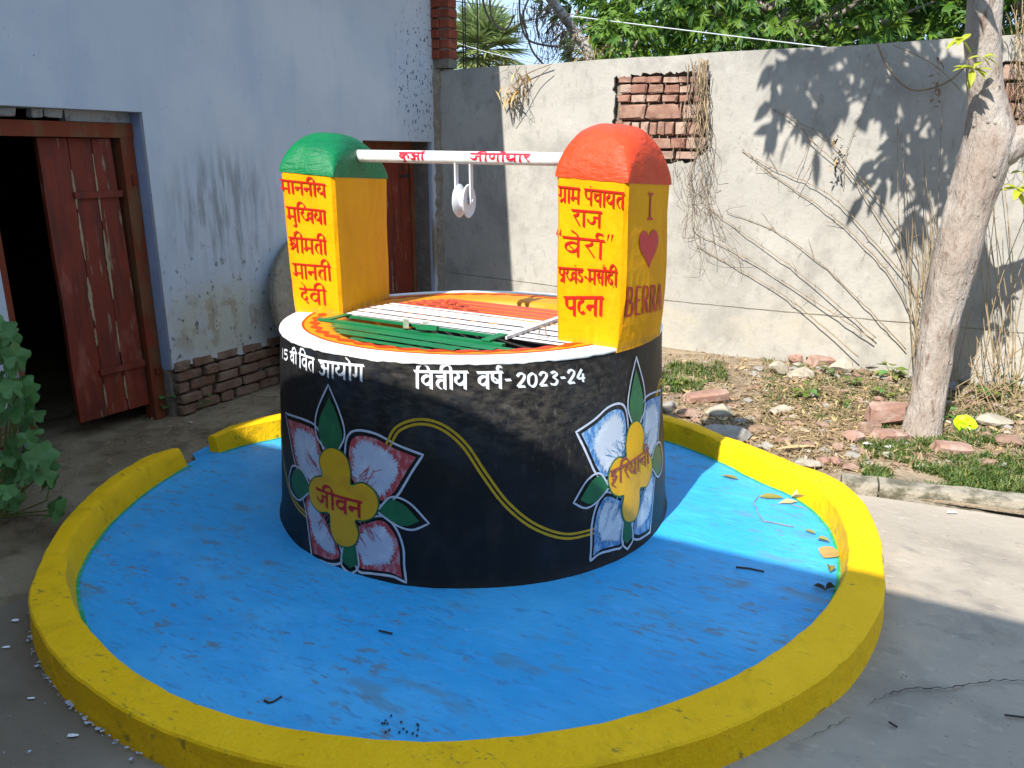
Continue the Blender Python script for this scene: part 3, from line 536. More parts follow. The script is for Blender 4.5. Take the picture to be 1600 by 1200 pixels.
# ------------------------------------------------------------------ lettering: brush strokes drawn with a slanted nib
GL = {
 'ma': (.86, [[(.20, 1), (.20, .36)], [(.06, .40), (.12, .24), (.24, .26), (.26, .38), (.70, .38)], [(.70, 1), (.70, 0)]], .70),
 'na': (.74, [[(.10, .60), (.24, .50), (.18, .36), (.08, .44), (.20, .54), (.58, .54)], [(.58, 1), (.58, 0)]], .58),
 'aa': (.34, [[(.18, 1), (.18, 0)]], .18),
 'ii': (.36, [[(.20, 1), (.20, 0)], [(.20, 1), (.14, 1.30), (-.08, 1.42), (-.32, 1.28), (-.36, 1.0)]], .20),
 'i': (.36, [[(.16, 1), (.16, 0)], [(.16, 1), (.24, 1.32), (.50, 1.42), (.76, 1.28), (.84, 1.0)]], .16),
 'ya': (.80, [[(.10, .98), (.24, .84), (.24, .70), (.10, .62), (.12, .40), (.30, .28), (.50, .36), (.62, .52)], [(.62, 1), (.62, 0)]], .62),
 'va': (.76, [[(.60, .70), (.36, .76), (.14, .62), (.14, .38), (.32, .26), (.50, .34), (.60, .50)], [(.60, 1), (.60, 0)]], .60),
 'ba': (.76, [[(.60, .70), (.36, .76), (.14, .62), (.14, .38), (.32, .26), (.50, .34), (.60, .50)], [(.22, .64), (.46, .36)], [(.60, 1), (.60, 0)]], .60),
 'kha': (1.22, [[(.18, 1), (.24, .84), (.18, .72), (.04, .64)], [(.08, .64), (.26, .36), (.42, .20), (.62, .26), (.70, .36)], [(1.06, .66), (.86, .74), (.70, .62), (.70, .42), (.86, .32), (1.06, .46)], [(1.06, 1), (1.06, 0)]], 1.06),
 'shra': (.84, [[(.40, .78), (.32, .92), (.16, .90), (.10, .74), (.24, .64), (.38, .70)], [(.24, .64), (.08, .50), (.20, .42)], [(.62, .58), (.36, .40), (.10, .20)], [(.62, 1), (.62, 0)]], .62),
 'ta': (.74, [[(.58, .66), (.34, .70), (.16, .52), (.18, .28), (.36, .06)], [(.58, 1), (.58, 0)]], .58),
 'tta': (.78, [[(.62, .74), (.14, .72)], [(.62, .50), (.34, .52), (.20, .36), (.24, .18), (.42, .0)], [(.62, 1), (.62, 0)]], .62),
 'da': (.62, [[(.40, 1), (.40, .80), (.18, .72), (.12, .48), (.28, .30), (.46, .40), (.44, .54)], [(.30, .34), (.42, .22), (.52, .02)]], .40),
 'ga': (.66, [[(.20, 1), (.20, .42), (.10, .30), (.04, .42)], [(.50, 1), (.50, 0)]], .50),
 'gra': (.74, [[(.18, 1), (.18, .50), (.08, .40), (.03, .50)], [(.56, .26), (.30, .16), (.16, .02)], [(.56, 1), (.56, 0)]], .56),
 'pa': (.76, [[(.14, 1), (.14, .60), (.28, .44), (.60, .46)], [(.60, 1), (.60, 0)]], .60),
 'pra': (.76, [[(.14, 1), (.14, .64), (.28, .52), (.60, .54)], [(.60, .38), (.28, .08)], [(.60, 1), (.60, 0)]], .60),
 'sha': (.76, [[(.14, 1), (.14, .60), (.28, .40), (.60, .44)], [(.18, .72), (.54, .46)], [(.60, 1), (.60, 0)]], .60),
 'ca': (.78, [[(.06, .76), (.62, .74)], [(.26, .74), (.16, .52), (.28, .36), (.62, .40)], [(.62, 1), (.62, 0)]], .62),
 'ra': (.50, [[(.26, 1), (.36, .86), (.30, .72), (.10, .64)], [(.14, .66), (.46, .06)]], .26),
 'ja': (.86, [[(.70, .62), (.42, .64), (.44, .42), (.30, .26), (.12, .34), (.06, .52)], [(.70, 1), (.70, 0)]], .70),
 'dda': (.64, [[(.42, 1), (.42, .84), (.18, .80), (.14, .60), (.40, .54), (.50, .36), (.36, .16), (.12, .20), (.08, .34)]], .42),
 'rha': (.66, [[(.42, 1), (.42, .82), (.18, .74), (.10, .42), (.28, .16), (.50, .24), (.46, .42), (.30, .42)], [(.58, .02), (.62, -.04)]], .42),
 'tt': (.60, [[(.36, 1), (.36, .82), (.16, .70), (.12, .36), (.28, .16), (.50, .22)]], .36),
 'sa': (.80, [[(.24, 1), (.32, .86), (.24, .72), (.08, .64)], [(.12, .66), (.38, .14)], [(.18, .54), (.64, .54)], [(.64, 1), (.64, 0)]], .64),
 'ha': (.66, [[(.40, 1), (.40, .82), (.16, .80), (.12, .66), (.34, .64), (.50, .54), (.36, .40), (.16, .44)], [(.50, .52), (.30, .30), (.14, .14), (.30, -.02), (.46, -.16)]], .40),
 'la': (.80, [[(.06, .50), (.16, .74), (.30, .62), (.28, .34), (.36, .26)], [(.32, .60), (.46, .72), (.64, .62)], [(.64, 1), (.64, 0)]], .64),
 'ka': (.96, [[(.48, .66), (.26, .74), (.10, .54), (.24, .34), (.48, .46)], [(.48, .66), (.72, .72), (.86, .52), (.78, .28)], [(.48, 1), (.48, 0)]], .48),
 'a': (.86, [[(.08, .84), (.28, .90), (.38, .74), (.20, .60), (.40, .50), (.38, .22), (.16, .14), (.04, .30)], [(.26, .58), (.70, .56)], [(.70, 1), (.70, 0)]], .70),
 'nna': (.80, [[(.12, 1), (.12, .52), (.26, .38), (.40, .52), (.40, 1)], [(.64, 1), (.64, 0)]], .64),
 'dha': (.76, [[(.22, .94), (.06, .82), (.14, .68), (.28, .72), (.12, .56), (.14, .34), (.34, .28), (.60, .46)], [(.60, 1), (.60, 0)]], .60),
 '-': (.42, [[(.06, .48), (.34, .48)]], .2), ' ': (.34, [], .1),
 '0': (.60, [[(.28, .92), (.08, .72), (.08, .26), (.28, .04), (.46, .26), (.46, .72), (.28, .92)]], .3),
 '1': (.30, [[(.14, .94), (.14, .04)]], .1),
 '2': (.62, [[(.08, .74), (.20, .92), (.42, .88), (.44, .62), (.10, .08)], [(.10, .08), (.50, .08)]], .3),
 '3': (.60, [[(.10, .84), (.30, .92), (.44, .76), (.24, .54), (.46, .36), (.34, .08), (.06, .14)]], .3),
 '4': (.62, [[(.32, .92), (.06, .34), (.52, .34)], [(.40, .62), (.40, .04)]], .3),
 '5': (.56, [[(.44, .90), (.14, .88), (.12, .54), (.36, .56), (.44, .30), (.28, .06), (.06, .14)]], .3),
 'J': (.6, [[(.40, 1), (.40, .25), (.25, .04), (.08, .2)]], .2),
 'I': (.5, [[(.22, .96), (.22, .04)], [(.12, .97), (.34, .97)], [(.12, .03), (.34, .03)]], .2),
 'B': (.72, [[(.14, 1), (.14, 0)], [(.14, .98), (.44, .94), (.48, .72), (.40, .54), (.14, .52)], [(.40, .52), (.56, .36), (.48, .06), (.14, .02)]], .2),
 'E': (.62, [[(.14, 1), (.14, 0)], [(.14, .97), (.50, .97)], [(.14, .52), (.44, .52)], [(.14, .03), (.50, .03)]], .2),
 'R': (.72, [[(.14, 1), (.14, 0)], [(.14, .97), (.44, .94), (.52, .74), (.42, .52), (.14, .50)], [(.36, .50), (.56, .02)]], .2),
 'A': (.74, [[(.06, 0), (.34, 1)], [(.34, 1), (.62, 0)], [(.18, .34), (.50, .34)]], .2),
}
MARK = {'e': [(0, 1), (-.06, 1.22), (-.28, 1.40)], 'u': [(-.02, .02), (.06, -.16), (-.06, -.32), (-.24, -.26)], 'dot': [(-.10, 1.24), (-.06, 1.18)],
        'reph': [(0, 1), (-.16, 1.14), (-.10, 1.34), (.10, 1.30)], 'cb': [(-.16, 1.30), (-.04, 1.16), (.12, 1.30)]}
def layout(word, latin=False):
    x = 0; st = []; xb = 0; head = []; hs = None
    for t in word:
        if t in MARK:
            st.append([(xb + a, b) for a, b in MARK[t]])
            if t == 'cb': st.append([(xb - .03, 1.42), (xb + .01, 1.37)])
            continue
        if t == 'o': t2 = 'aa'; extra = ['e']
        elif t == 'au': t2 = 'aa'; extra = ['e', 'e2']
        else: t2 = t; extra = []
        adv, ss, b = GL[t2]
        isdev = t2 not in (' ', '-') and not t2[0].isdigit() and not t2[0].isupper()
        if isdev and hs is None: hs = x
        if not isdev and hs is not None: head.append((hs, x)); hs = None
        st += [[(x + p, q) for p, q in s] for s in ss]; xb = x + b; x += adv
        if 'e' in extra: st.append([(xb + a, c) for a, c in MARK['e']])
        if 'e2' in extra: st.append([(xb + a * 1.3, 1 + (c - 1) * .55) for a, c in MARK['e']])
    if hs is not None: head.append((hs, x))
    st += [[(a - .02, 1), (b + .0, 1)] for a, b in head]
    return st, x
def write(mb, word, fn, p0, p1, hgt, w, off, nib=(.8, -.6), thin=.34, slant=0., mi=0):
    """p0,p1: surface coordinates of the foot of the first and last letter; fn(x,y,off) gives the point"""
    st, W_ = layout(word); dx, dy = p1[0] - p0[0], p1[1] - p0[1]; aspect = getattr(write, 'asp', 1.)
    for k, s in enumerate(st):
        q = crom(s, 5) if len(s) > 2 else crom(s, 6); vs = []
        P = [(p0[0] + dx * t.x / W_ + slant * t.y, p0[1] + dy * t.x / W_ + t.y * hgt) for t in q]
        for i in range(len(P)):
            a = P[max(i - 1, 0)]; b = P[min(i + 1, len(P) - 1)]; tx, ty = (b[0] - a[0]) * aspect, b[1] - a[1]; l_ = math.hypot(tx, ty) or 1; tx /= l_; ty /= l_
            nx, ny = -ty, tx; cr = tx * nib[1] - ty * nib[0]; sg = 1 if cr >= 0 else -1
            ox, oy = (nib[0] * sg * .62 + nx * thin) * w / 2, (nib[1] * sg * .62 + ny * thin) * w / 2
            x, y = P[i]; o_ = off + .00012 * k
            vs += [fn(x - ox / aspect, y - oy, o_), fn(x + ox / aspect, y + oy, o_)]
        mb.add(vs, [(2 * i, 2 * i + 2, 2 * i + 3, 2 * i + 1) for i in range(len(P) - 1)], mi)

# ------------------------------------------------------------------ the painted well
well = thing('painted_well', 'round black painted well with two yellow pillars, a white crossbar and painted flowers', 'well', DC)
mb = MB(); n = 256; zs = [-.03, 0, .01, .03] + [.06 + .04 * k for k in range(18)] + [.765]
vs = [drum(360 * k / n, z) for z in zs for k in range(n)]
for dz in (.030, .012, .006):               # the last rows follow the slightly tilted rim
    for k in range(n):
        q = drum(360 * k / n, .79); q.z = HT(q.x, q.y) - dz - .0045 * (.5 + .5 * mnoise.noise(Vector((k * .35, 0, 0)))) * (dz < .02); vs.append(q)
mb.add(vs, [(i * n + k, i * n + (k + 1) % n, (i + 1) * n + (k + 1) % n, (i + 1) * n + k) for i in range(len(zs) + 2) for k in range(n)])
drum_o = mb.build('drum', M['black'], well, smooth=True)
OC = DC + Vector((0, -.08, 0))            # centre of the opening, a little in front of the drum axis
def ring_mesh(name, m, prof, n=220):
    mb = MB(); k_ = len(prof)
    mb.add([f(2 * math.pi * k / n) for f in prof for k in range(n)], [(i * n + k, i * n + (k + 1) % n, (i + 1) * n + (k + 1) % n, (i + 1) * n + k) for i in range(k_ - 1) for k in range(n)])
    return mb.build(name, m, well, smooth=True)
def polar(c, r, dz, na=0, seed=0, nz=0):
    def f(t):
        dr = na * mnoise.noise(Vector((math.cos(t) * 3, math.sin(t) * 3, seed))); x, y = c.x + (r + dr) * math.cos(t), c.y + (r + dr) * math.sin(t)
        return Vector((x, y, HT(x, y) + dz + nz * mnoise.noise(Vector((math.cos(t) * 22, math.sin(t) * 22, seed)))))
    return f
ring_mesh('rim', M['white'], [polar(DC, .8095, -.012, .002, 1, .006), polar(DC, .8115, -.006, .003, 1, .003), polar(DC, .810, -.001, .003, 1), polar(DC, .803, .0015, .003, 2), polar(DC, .76, .002, .0, 1, .001), polar(DC, .717, .002)])
ring_mesh('painted_ring', M['ring'], [polar(DC, .717, .0022), polar(OC, .62, .0024), polar(OC, .585, .002), polar(OC, .563, -.006), polar(OC, .556, -.04), polar(OC, .555, -.12)])
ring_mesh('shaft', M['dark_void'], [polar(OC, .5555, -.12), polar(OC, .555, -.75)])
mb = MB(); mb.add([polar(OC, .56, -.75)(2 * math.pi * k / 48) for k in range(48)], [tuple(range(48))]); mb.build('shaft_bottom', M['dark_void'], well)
mb = MB(); nseg = 400; vs = []            # wavy vermilion band
for k in range(nseg + 1):
    t = 2 * math.pi * k / nseg; s_ = math.sin(t * 21); w_ = .004 + .016 * abs(s_); r0 = .668 + .006 * math.sin(t * 42)
    for r in (r0 - w_, r0 + w_): x, y = DC.x + r * math.cos(t), DC.y + r * math.sin(t); vs.append(Vector((x, y, HT(x, y) + .0042)))
mb.add(vs, [(2 * k, 2 * k + 1, 2 * k + 3, 2 * k + 2) for k in range(nseg)]); mb.build('wave_band', M['ring_red'], well)
mb = MB(); vs = []
for k in range(nseg + 1):
    t = 2 * math.pi * k / nseg
    for r in (.712, .721 + .003 * mnoise.noise(Vector((math.cos(t) * 6, math.sin(t) * 6, 0)))): x, y = DC.x + r * math.cos(t), DC.y + r * math.sin(t); vs.append(Vector((x, y, HT(x, y) + .0040)))
mb.add(vs, [(2 * k, 2 * k + 1, 2 * k + 3, 2 * k + 2) for k in range(nseg)]); mb.build('edge_line', M['ring_red'], well)
# grille
GA = R(-31.5); ge_ = Vector((math.cos(GA), math.sin(GA), 0)); gn_ = Vector((-ge_.y, ge_.x, 0))
def chord(t, r=.578):
    c = OC - DC; o = c.dot(gn_); d = t - o; h = math.sqrt(max(r * r - d * d, 0)); m = c.dot(ge_); return m - h, m + h
def bar(t, m, w=.026, h=.012, z=.0, s0=None, s1=None, name='grille_bar', tilt=0):
    c0, c1 = chord(t); s0 = c0 if s0 is None else s0; s1 = c1 if s1 is None else s1
    if s1 - s0 < .05: return
    P = DC + gn_ * t + ge_ * (s0 + s1) / 2; P.z = HT(P.x, P.y) + z + rnd.uniform(-.0015, .0015); mb = MB(); d = (ge_ + Vector((0, 0, tilt)) + gn_ * rnd.uniform(-.006, .006)).normalized()
    mb.box(P, (s1 - s0, w, h), d, gn_); return mb.build(name, m, well)
BG, BW, BO = M['bar_green'], M['bar_white'], M['bar_orange']
for k, (w_, z_) in enumerate(((.030, .0), (.034, .006), (.026, .002), (.036, .008), (.026, .003))): bar(-.615 + k * .040, BG, w_ + .001, .002, z_ + .002)
bar(-.418, BG, .026, .010, .010, -.50, .42); bar(-.310, BG, .020, .009, .010, -.44, .36); bar(-.386, BG, .010, .010, -.012)
for s0, w_ in ((-.44, .035), (.345, .040)):
    mb = MB(); Q = DC + gn_ * (-.365) + ge_ * s0; mb.box(Q + Vector((0, 0, HT(Q.x, Q.y) + .018)), (w_, .125, .006), ge_, gn_); mb.build('hatch_end', BG, well)
for s0, rot in ((-.08, -.9), (.02, -.9)):
    mb = MB(); d = (ge_ * math.cos(rot) + gn_ * math.sin(rot)); Q = DC + gn_ * (-.36) + ge_ * s0; mb.box(Q + Vector((0, 0, HT(Q.x, Q.y) + .024)), (.15, .022, .006), d, Vector((-d.y, d.x, 0))); mb.build('hatch_strap', M['bar_worn'], well)
mb = MB(); Q = DC + gn_ * (-.415) + ge_ * .07; Q.z = HT(Q.x, Q.y) + .034; mb.box(Q, (.085, .03, .014), (ge_ + gn_ * .25).normalized(), (gn_ - ge_ * .25).normalized()); mb.build('hatch_latch', BG, well)
for k in range(9): bar(-.268 + k * .0425, BW, .022 if k % 3 else .026, .0018, .004 + .001 * (k % 2))
for k in range(7): bar(.118 + k * .036, BO, .023, .0016, .004 + .002 * (k % 2))
mb = MB(); Q = DC + gn_ * (-.09) + ge_ * .36; mb.box(Q + Vector((0, 0, HT(Q.x, Q.y) + .014)), (.024, .46, .012), ge_, gn_); mb.build('cross_bar', BW, well)
for k in range(8):
    Q = DC + gn_ * (-.26 + k * .05) + ge_ * .36; Q.z = HT(Q.x, Q.y) + .023; mb = MB(); mb.tube([Q - Vector((0, 0, .006)), Q, Q + Vector((0, 0, .003))], [.010, .008, .002], 8); mb.build('weld_bead', BW, well)
mb = MB(); Q = DC + ge_ * (-.50) + gn_ * -.05; mb.box(Q + Vector((0, 0, HT(Q.x, Q.y) - .008)), (.022, .6, .010), ge_, gn_); mb.build('cross_bar', BW, well)
P0 = DC + gn_ * (-.20) + ge_ * .44; P0.z = HT(P0.x, P0.y) + .008
mb = MB(); mb.tube([P0, P0 + Vector((.008, 0, .035)), P0 + ge_ * .03 + Vector((0, 0, .035)), P0 + ge_ * .035], .0028, 6); mb.build('wire_loop', M['vine'], well)
for (t, s0) in ((.19, -.26), (.17, -.20)):
    Q = DC + gn_ * t + ge_ * s0; Q.z = HT(Q.x, Q.y) + .014; mb = MB(); mb.tube([Q + ge_ * .018 * math.cos(a) + Vector((0, 0, .018 * math.sin(a))) for a in [i * math.pi / 6 for i in range(0, 9)]], .006, 6); mb.build('lug', BO, well)
# pillars -----------------------------------------------------------------------
def pillar(cx, cy, w, d, ang, zt, cap_h, capmat, tp, name_label, tz, outer=False):
    a = R(ang); e = Vector((math.cos(a), math.sin(a), 0)); nn = Vector((-e.y, e.x, 0)); c = Vector((cx, cy, 0)); zb = .806
    root = bpy.data.objects.new('pillar', None); col.objects.link(root); root.parent = well; root.location = c + Vector((0, 0, .8)) - DC; root['label'] = name_label
    def pt(x, y, z, o=0):                 # x,y in -1..1 across width/depth
        s = 1 + (tp - 1) * (z - .8) / (zt - .8); z = z - tz * (x + y) * max(0, min(1, (z - .9) / .4)); bl = .0045 * mnoise.noise(Vector((x * 1.5 + cx * 9, y * 1.5, z * 5)))
        P = c + e * (x * (w / 2 * s + bl)) + nn * (y * (d / 2 * s + bl)); q = P - DC; lim = .8135 + .11 * max(0, z - .82)
        if q.length > lim: P = DC + q * (lim / q.length)
        elif outer and x > .97:           # the outer face follows the round of the drum at its foot
            P = P.lerp(DC + q * (lim / q.length), max(0, 1 - max(0, z - .82) / .5)**1.5)
        return P + Vector((0, 0, z))
    # rounded-rectangle outline
    outl = []; rr = .07
    def side(p, q, k): return [(p[0] + (q[0] - p[0]) * i / k, p[1] + (q[1] - p[1]) * i / k) for i in range(k)]
    rx, ry = .012 / w * 2, .012 / d * 2
    cs = [(-1, -1), (1, -1), (1, 1), (-1, 1)]
    for i in range(4):
        p, q = cs[i], cs[(i + 1) % 4]; dx, dy = (q[0] - p[0]) / 2, (q[1] - p[1]) / 2
        outl += side((p[0] + dx * rx, p[1] + dy * ry), (q[0] - dx * rx, q[1] - dy * ry), 8) + [(q[0] - dx * rx, q[1] - dy * ry)]
    n = len(outl); zs = [zb, .815, .83, .9, 1.0, 1.1, 1.2, 1.3, zt - .01, zt]; mb = MB()
    def base_flare(z): return 1 + .05 * math.exp(-(z - .79) / .012) if z < .86 else 1
    vs = []
    for z in zs:
        for x, y in outl: vs.append(pt(x * base_flare(z), y * base_flare(z), z))
    mb.add(vs, [(i * n + k, i * n + (k + 1) % n, (i + 1) * n + (k + 1) % n, (i + 1) * n + k) for i in range(len(zs) - 1) for k in range(n)])
    mb.build('pillar_shaft', M['yellow'], root, smooth=False)
    # domed cap
    mb = MB(); K = 28; us = [math.sin(math.pi / 2 * (-1 + 2 * i / K)) for i in range(K + 1)]
    def hz(x, y):
        ay = (1 - abs(y)**2.3)**.5; bx = .44 + .56 * (1 - abs(x)**3.2)**.55
        return cap_h * ay * bx
    vs = []
    for y in us:
        for x in us:
            p = pt(x * 1.012, y * 1.012, zt); p.z += hz(x, y) + .0025 * mnoise.noise(Vector((x * 4, y * 4, cx))); vs.append(p)
    m1 = K + 1; mb.add(vs, [(i * m1 + j, i * m1 + j + 1, (i + 1) * m1 + j + 1, (i + 1) * m1 + j) for i in range(K) for j in range(K)])
    for sx in (0, K):                      # flat end faces under the arch
        idx = [i * m1 + sx for i in range(m1)]; top = [vs[i] for i in idx]; bot = [Vector((q.x, q.y, pt(0 if False else (1 if sx else -1), us[i], zt).z)) for i, q in enumerate(top)]
        mb.add(top + bot, [(i, i + 1, m1 + i + 1, m1 + i) if sx else (i + 1, i, m1 + i, m1 + i + 1) for i in range(K)])
    bs = [vs[j] for j in range(m1)]
    cap = mb.build('pillar_cap', capmat, root, smooth=True)
    me = cap.data; bmm = bmesh.new(); bmm.from_mesh(me); bmesh.ops.remove_doubles(bmm, verts=bmm.verts, dist=.0004); bmesh.ops.recalc_face_normals(bmm, faces=bmm.faces)
    for ed in bmm.edges:
        if len(ed.link_faces) == 2 and ed.calc_face_angle(0) > .9: ed.smooth = False
    bmm.to_mesh(me); bmm.free()
    def front(u, v, off): q = pt(u, -1, v); return q - nn * off
    def sidef(u, v, off): q = pt(1, u, v); return q + e * off
    def inv(px, py, which):                # pixel -> face coordinates
        o = pt(0, -1, 1.1) if which == 'f' else pt(1, 0, 1.1); nr = nn if which == 'f' else e; ax = e if which == 'f' else nn; half = (w if which == 'f' else d) / 2
        dd = ray(px, py); P = EYE + dd * (nr.dot(o - EYE) / nr.dot(dd))
        P2 = P - c; z = P.z; s = 1 + (tp - 1) * (z - .8) / (zt - .8)
        # taper correction of the plane
        o = c + nr * ((-1 if which == 'f' else 1) * (d if which == 'f' else w) / 2 * s); P = EYE + dd * (nr.dot(o - EYE) / nr.dot(dd)); P2 = P - c
        return ax.dot(P2) / (half * s), P.z
    return root, front, sidef, inv, c, e, nn, pt
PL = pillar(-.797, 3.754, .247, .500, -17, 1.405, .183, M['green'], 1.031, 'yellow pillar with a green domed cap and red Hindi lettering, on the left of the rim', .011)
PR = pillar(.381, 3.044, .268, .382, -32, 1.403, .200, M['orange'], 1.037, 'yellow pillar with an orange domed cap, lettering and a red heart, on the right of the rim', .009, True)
def face_text(Pp, word, x0, y0, x1, y1, hp, w, m, which='f', slant=0, name='lettering', thin=.34, nib=(.8, -.6)):
    """(x0,y0) foot of the first letter, (x1,y1) foot of the last letter, hp letter height; all in photo pixels"""
    root, front, sidef, inv, *_ = Pp; fn = front if which == 'f' else sidef
    a = inv(x0, y0, which); b = inv(x1, y1, which); t = inv(x0, y0 - hp, which)
    half = ((PLW if Pp is PL else PRW)[0 if which == 'f' else 1]) / 2
    write.asp = half; mb = MB(); write(mb, word, fn, a, b, t[1] - a[1], w, .0035, nib, thin, slant); write.asp = 1.
    return mb.build(name, m, root)
PLW = (.247, .500); PRW = (.268, .382)
RI = M['red_ink']
face_text(PL, ['ma', 'aa', 'na', 'na', 'ii', 'ya'], 440, 309, 511, 310, 20, .0100, RI)
face_text(PL, ['ma', 'u', 'i', 'kha', 'ya', 'aa'], 450, 351, 511, 352, 21, .0100, RI)
face_text(PL, ['shra', 'ii', 'ma', 'ta', 'ii'], 454, 397, 512, 399, 22, .0100, RI)
face_text(PL, ['ma', 'aa', 'na', 'ta', 'ii'], 459, 436, 519, 439, 22, .0100, RI)
face_text(PL, ['da', 'e', 'va', 'ii'], 470, 474, 512, 477, 23, .0106, RI)
face_text(PR, ['gra', 'aa', 'ma', ' ', 'pa', 'dot', 'ca', 'aa', 'ya', 'ta'], 873, 323, 976, 327, 24, .0088, RI)
face_text(PR, ['ra', 'aa', 'ja'], 894, 358, 941, 359, 24, .0106, RI)
face_text(PR, ['ba', 'e', 'ra', 'aa', 'reph'], 880, 403, 945, 407, 28, .0106, RI)
face_text(PR, ['pra', 'kha', 'dot', 'dda', '-', 'ma', 'sa', 'au', 'rha', 'ii'], 874, 443, 965, 447, 22, .0084, RI)
face_text(PR, ['pa', 'tt', 'na', 'aa'], 883, 494, 943, 494, 28, .0140, RI)
def ticks(pts):
    mb = MB(); root, front, sidef, inv, *_ = PR
    for q in pts:
        V = [inv(*p, 'f') for p in q]; mb.add([front(x, y, .0035) for x, y in V], [(0, 1, 2)])
    return mb.build('quotation_mark', RI, root)
ticks([[(869, 372), (872, 362), (872, 374)], [(874, 372), (877, 362), (877, 374)]]); ticks([[(950, 368), (953, 367), (949, 379)], [(956, 368), (959, 367), (955, 380)]])
face_text(PR, ['I'], 1006, 340, 1024, 338, 42, .0090, M['maroon'], 's', nib=(1, -.1), thin=.8)
face_text(PR, ['B', 'E', 'R', 'R', 'A'], 974, 495, 1027, 483, 46, .0095, M['maroon'], 's', nib=(1, -.1), thin=.8)
mb = MB(); hx, hy = PR[3](1010, 385, 's'); dxp, _ = PR[3](1024, 385, 's'); _, dyp = PR[3](1010, 350, 's'); hw = dxp - hx; hh = dyp - hy
heart = [(hx + hw * .98 * (math.sin(t)**3), hy + hh * (.80 * math.cos(t) - .30 * math.cos(2 * t) - .12 * math.cos(3 * t) - .05 * math.cos(4 * t)) + .1 * hh) for t in [i * 2 * math.pi / 40 for i in range(40)]]
decal(mb, heart, PR[2], .0035, (.15, .02)); mb.build('heart', M['maroon'], PR[0])
# crossbar pipe ------------------------------------------------------------------
pA, pB = AT(553, 243.5, 3.72), AT(886, 249, 3.26); pd = (pB - pA).normalized(); PRAD = .0262
pside = pd.cross(Vector((0, 0, 1))).normalized()
if pside.y > 0: pside = -pside
pup = pside.cross(pd); pup = pup if pup.z > 0 else -pup
mb = MB(); mb.tube([pA + (pB - pA) * k / 12 for k in range(13)], PRAD, 32); pipe = mb.build('crossbar', M['white'], well, smooth=True)
for p in pipe.data.polygons: p.use_smooth = len(p.vertices) == 4
def pipe_fn(s, h, off):
    ang = h / PRAD; return pA + pd * s + (pside * math.cos(ang) + pup * math.sin(ang)) * (PRAD + off)
def pipe_s(u):
    k0, k1 = 0, (pB - pA).length
    for _ in range(40):
        m_ = (k0 + k1) / 2; P = pA + pd * m_ - EYE; D = P.y * math.cos(PITCH) - P.z * math.sin(PITCH); uu = 800 + FPX * P.x / D
        if uu < u: k0 = m_
        else: k1 = m_
    return k0
for wd, u0, u1 in ((['ka', 'u', 'a', 'aa', 'cb'], 628, 668), (['ja', 'ii', 'nna', 'o', 'reph', 'dha', 'aa', 'ra'], 739, 833)):
    mb = MB(); write(mb, wd, pipe_fn, (pipe_s(u0), -.013), (pipe_s(u1), -.013), .030, .0115, .0012); mb.build('lettering', mat('crimson_ink', (.55, .01, .03), .45), pipe)

# painted flowers on the drum ------------------------------------------------------
def dfn(x, y, off): return drum(x, y, off)
ASP = R(1) * .845                           # metres per degree on the drum
def stroke(mb, P, w, off, mi=0, closed=False):
    vs = []; n = len(P)
    for i in range(n):
        a = P[max(i - 1, 0)]; b = P[min(i + 1, n - 1)]
        if closed: a = P[i - 1]; b = P[(i + 1) % n]
        tx, ty = (b[0] - a[0]) * ASP, b[1] - a[1]; l_ = math.hypot(tx, ty) or 1; nx, ny = -ty / l_, tx / l_; ww = w / 2 * (1 + .2 * mnoise.noise(Vector((P[i][0] * 2, P[i][1] * 30, 1))))
        vs += [dfn(P[i][0] + nx * ww / ASP, P[i][1] + ny * ww, off), dfn(P[i][0] - nx * ww / ASP, P[i][1] - ny * ww, off)]
    k = n if closed else n - 1
    mb.add(vs, [(2 * i, (2 * i + 2) % (2 * n), (2 * i + 3) % (2 * n), 2 * i + 1) for i in range(k)], mi)
CF = (-32.2, .285)
petals = {                                    # (base side curve up to the tip), (tip back to the base), photo pixels
 'tr': ([(541, 745), (540, 705), (545, 680), (560, 672), (588, 678), (620, 695), (661, 711)], [(661, 711), (645, 735), (632, 757), (620, 775), (598, 790), (560, 770)]),
 'br': ([(560, 815), (596, 806), (618, 825), (630, 855), (632, 885), (635, 910)], [(635, 910), (612, 900), (580, 896), (560, 892), (552, 870), (545, 830)]),
 'bl': ([(530, 850), (535, 876), (520, 882), (500, 876), (487, 870)], [(487, 870), (484, 845), (478, 800), (474, 778), (484, 762), (505, 800)]),
 'tl': ([(520, 740), (506, 700), (497, 668), (475, 655), (447, 645)], [(447, 645), (454, 690), (463, 730), (478, 760), (500, 765)])}
leavesF = {'t': ([(517, 708), (498, 680), (497, 645), (516, 600)], [(516, 600), (532, 640), (541, 678), (530, 705)]),
 'r': ([(592, 795), (612, 776), (640, 785), (671, 817)], [(671, 817), (645, 827), (620, 820), (592, 800)]),
 'b': ([(537, 852), (534, 880), (548, 897)], [(548, 897), (561, 885), (558, 852)]),
 'l': ([(484, 770), (468, 781), (455, 765), (452, 745)], [(452, 745), (458, 728), (472, 733), (485, 755)])}
def dpl(L_): return [DP(*q) for q in L_]
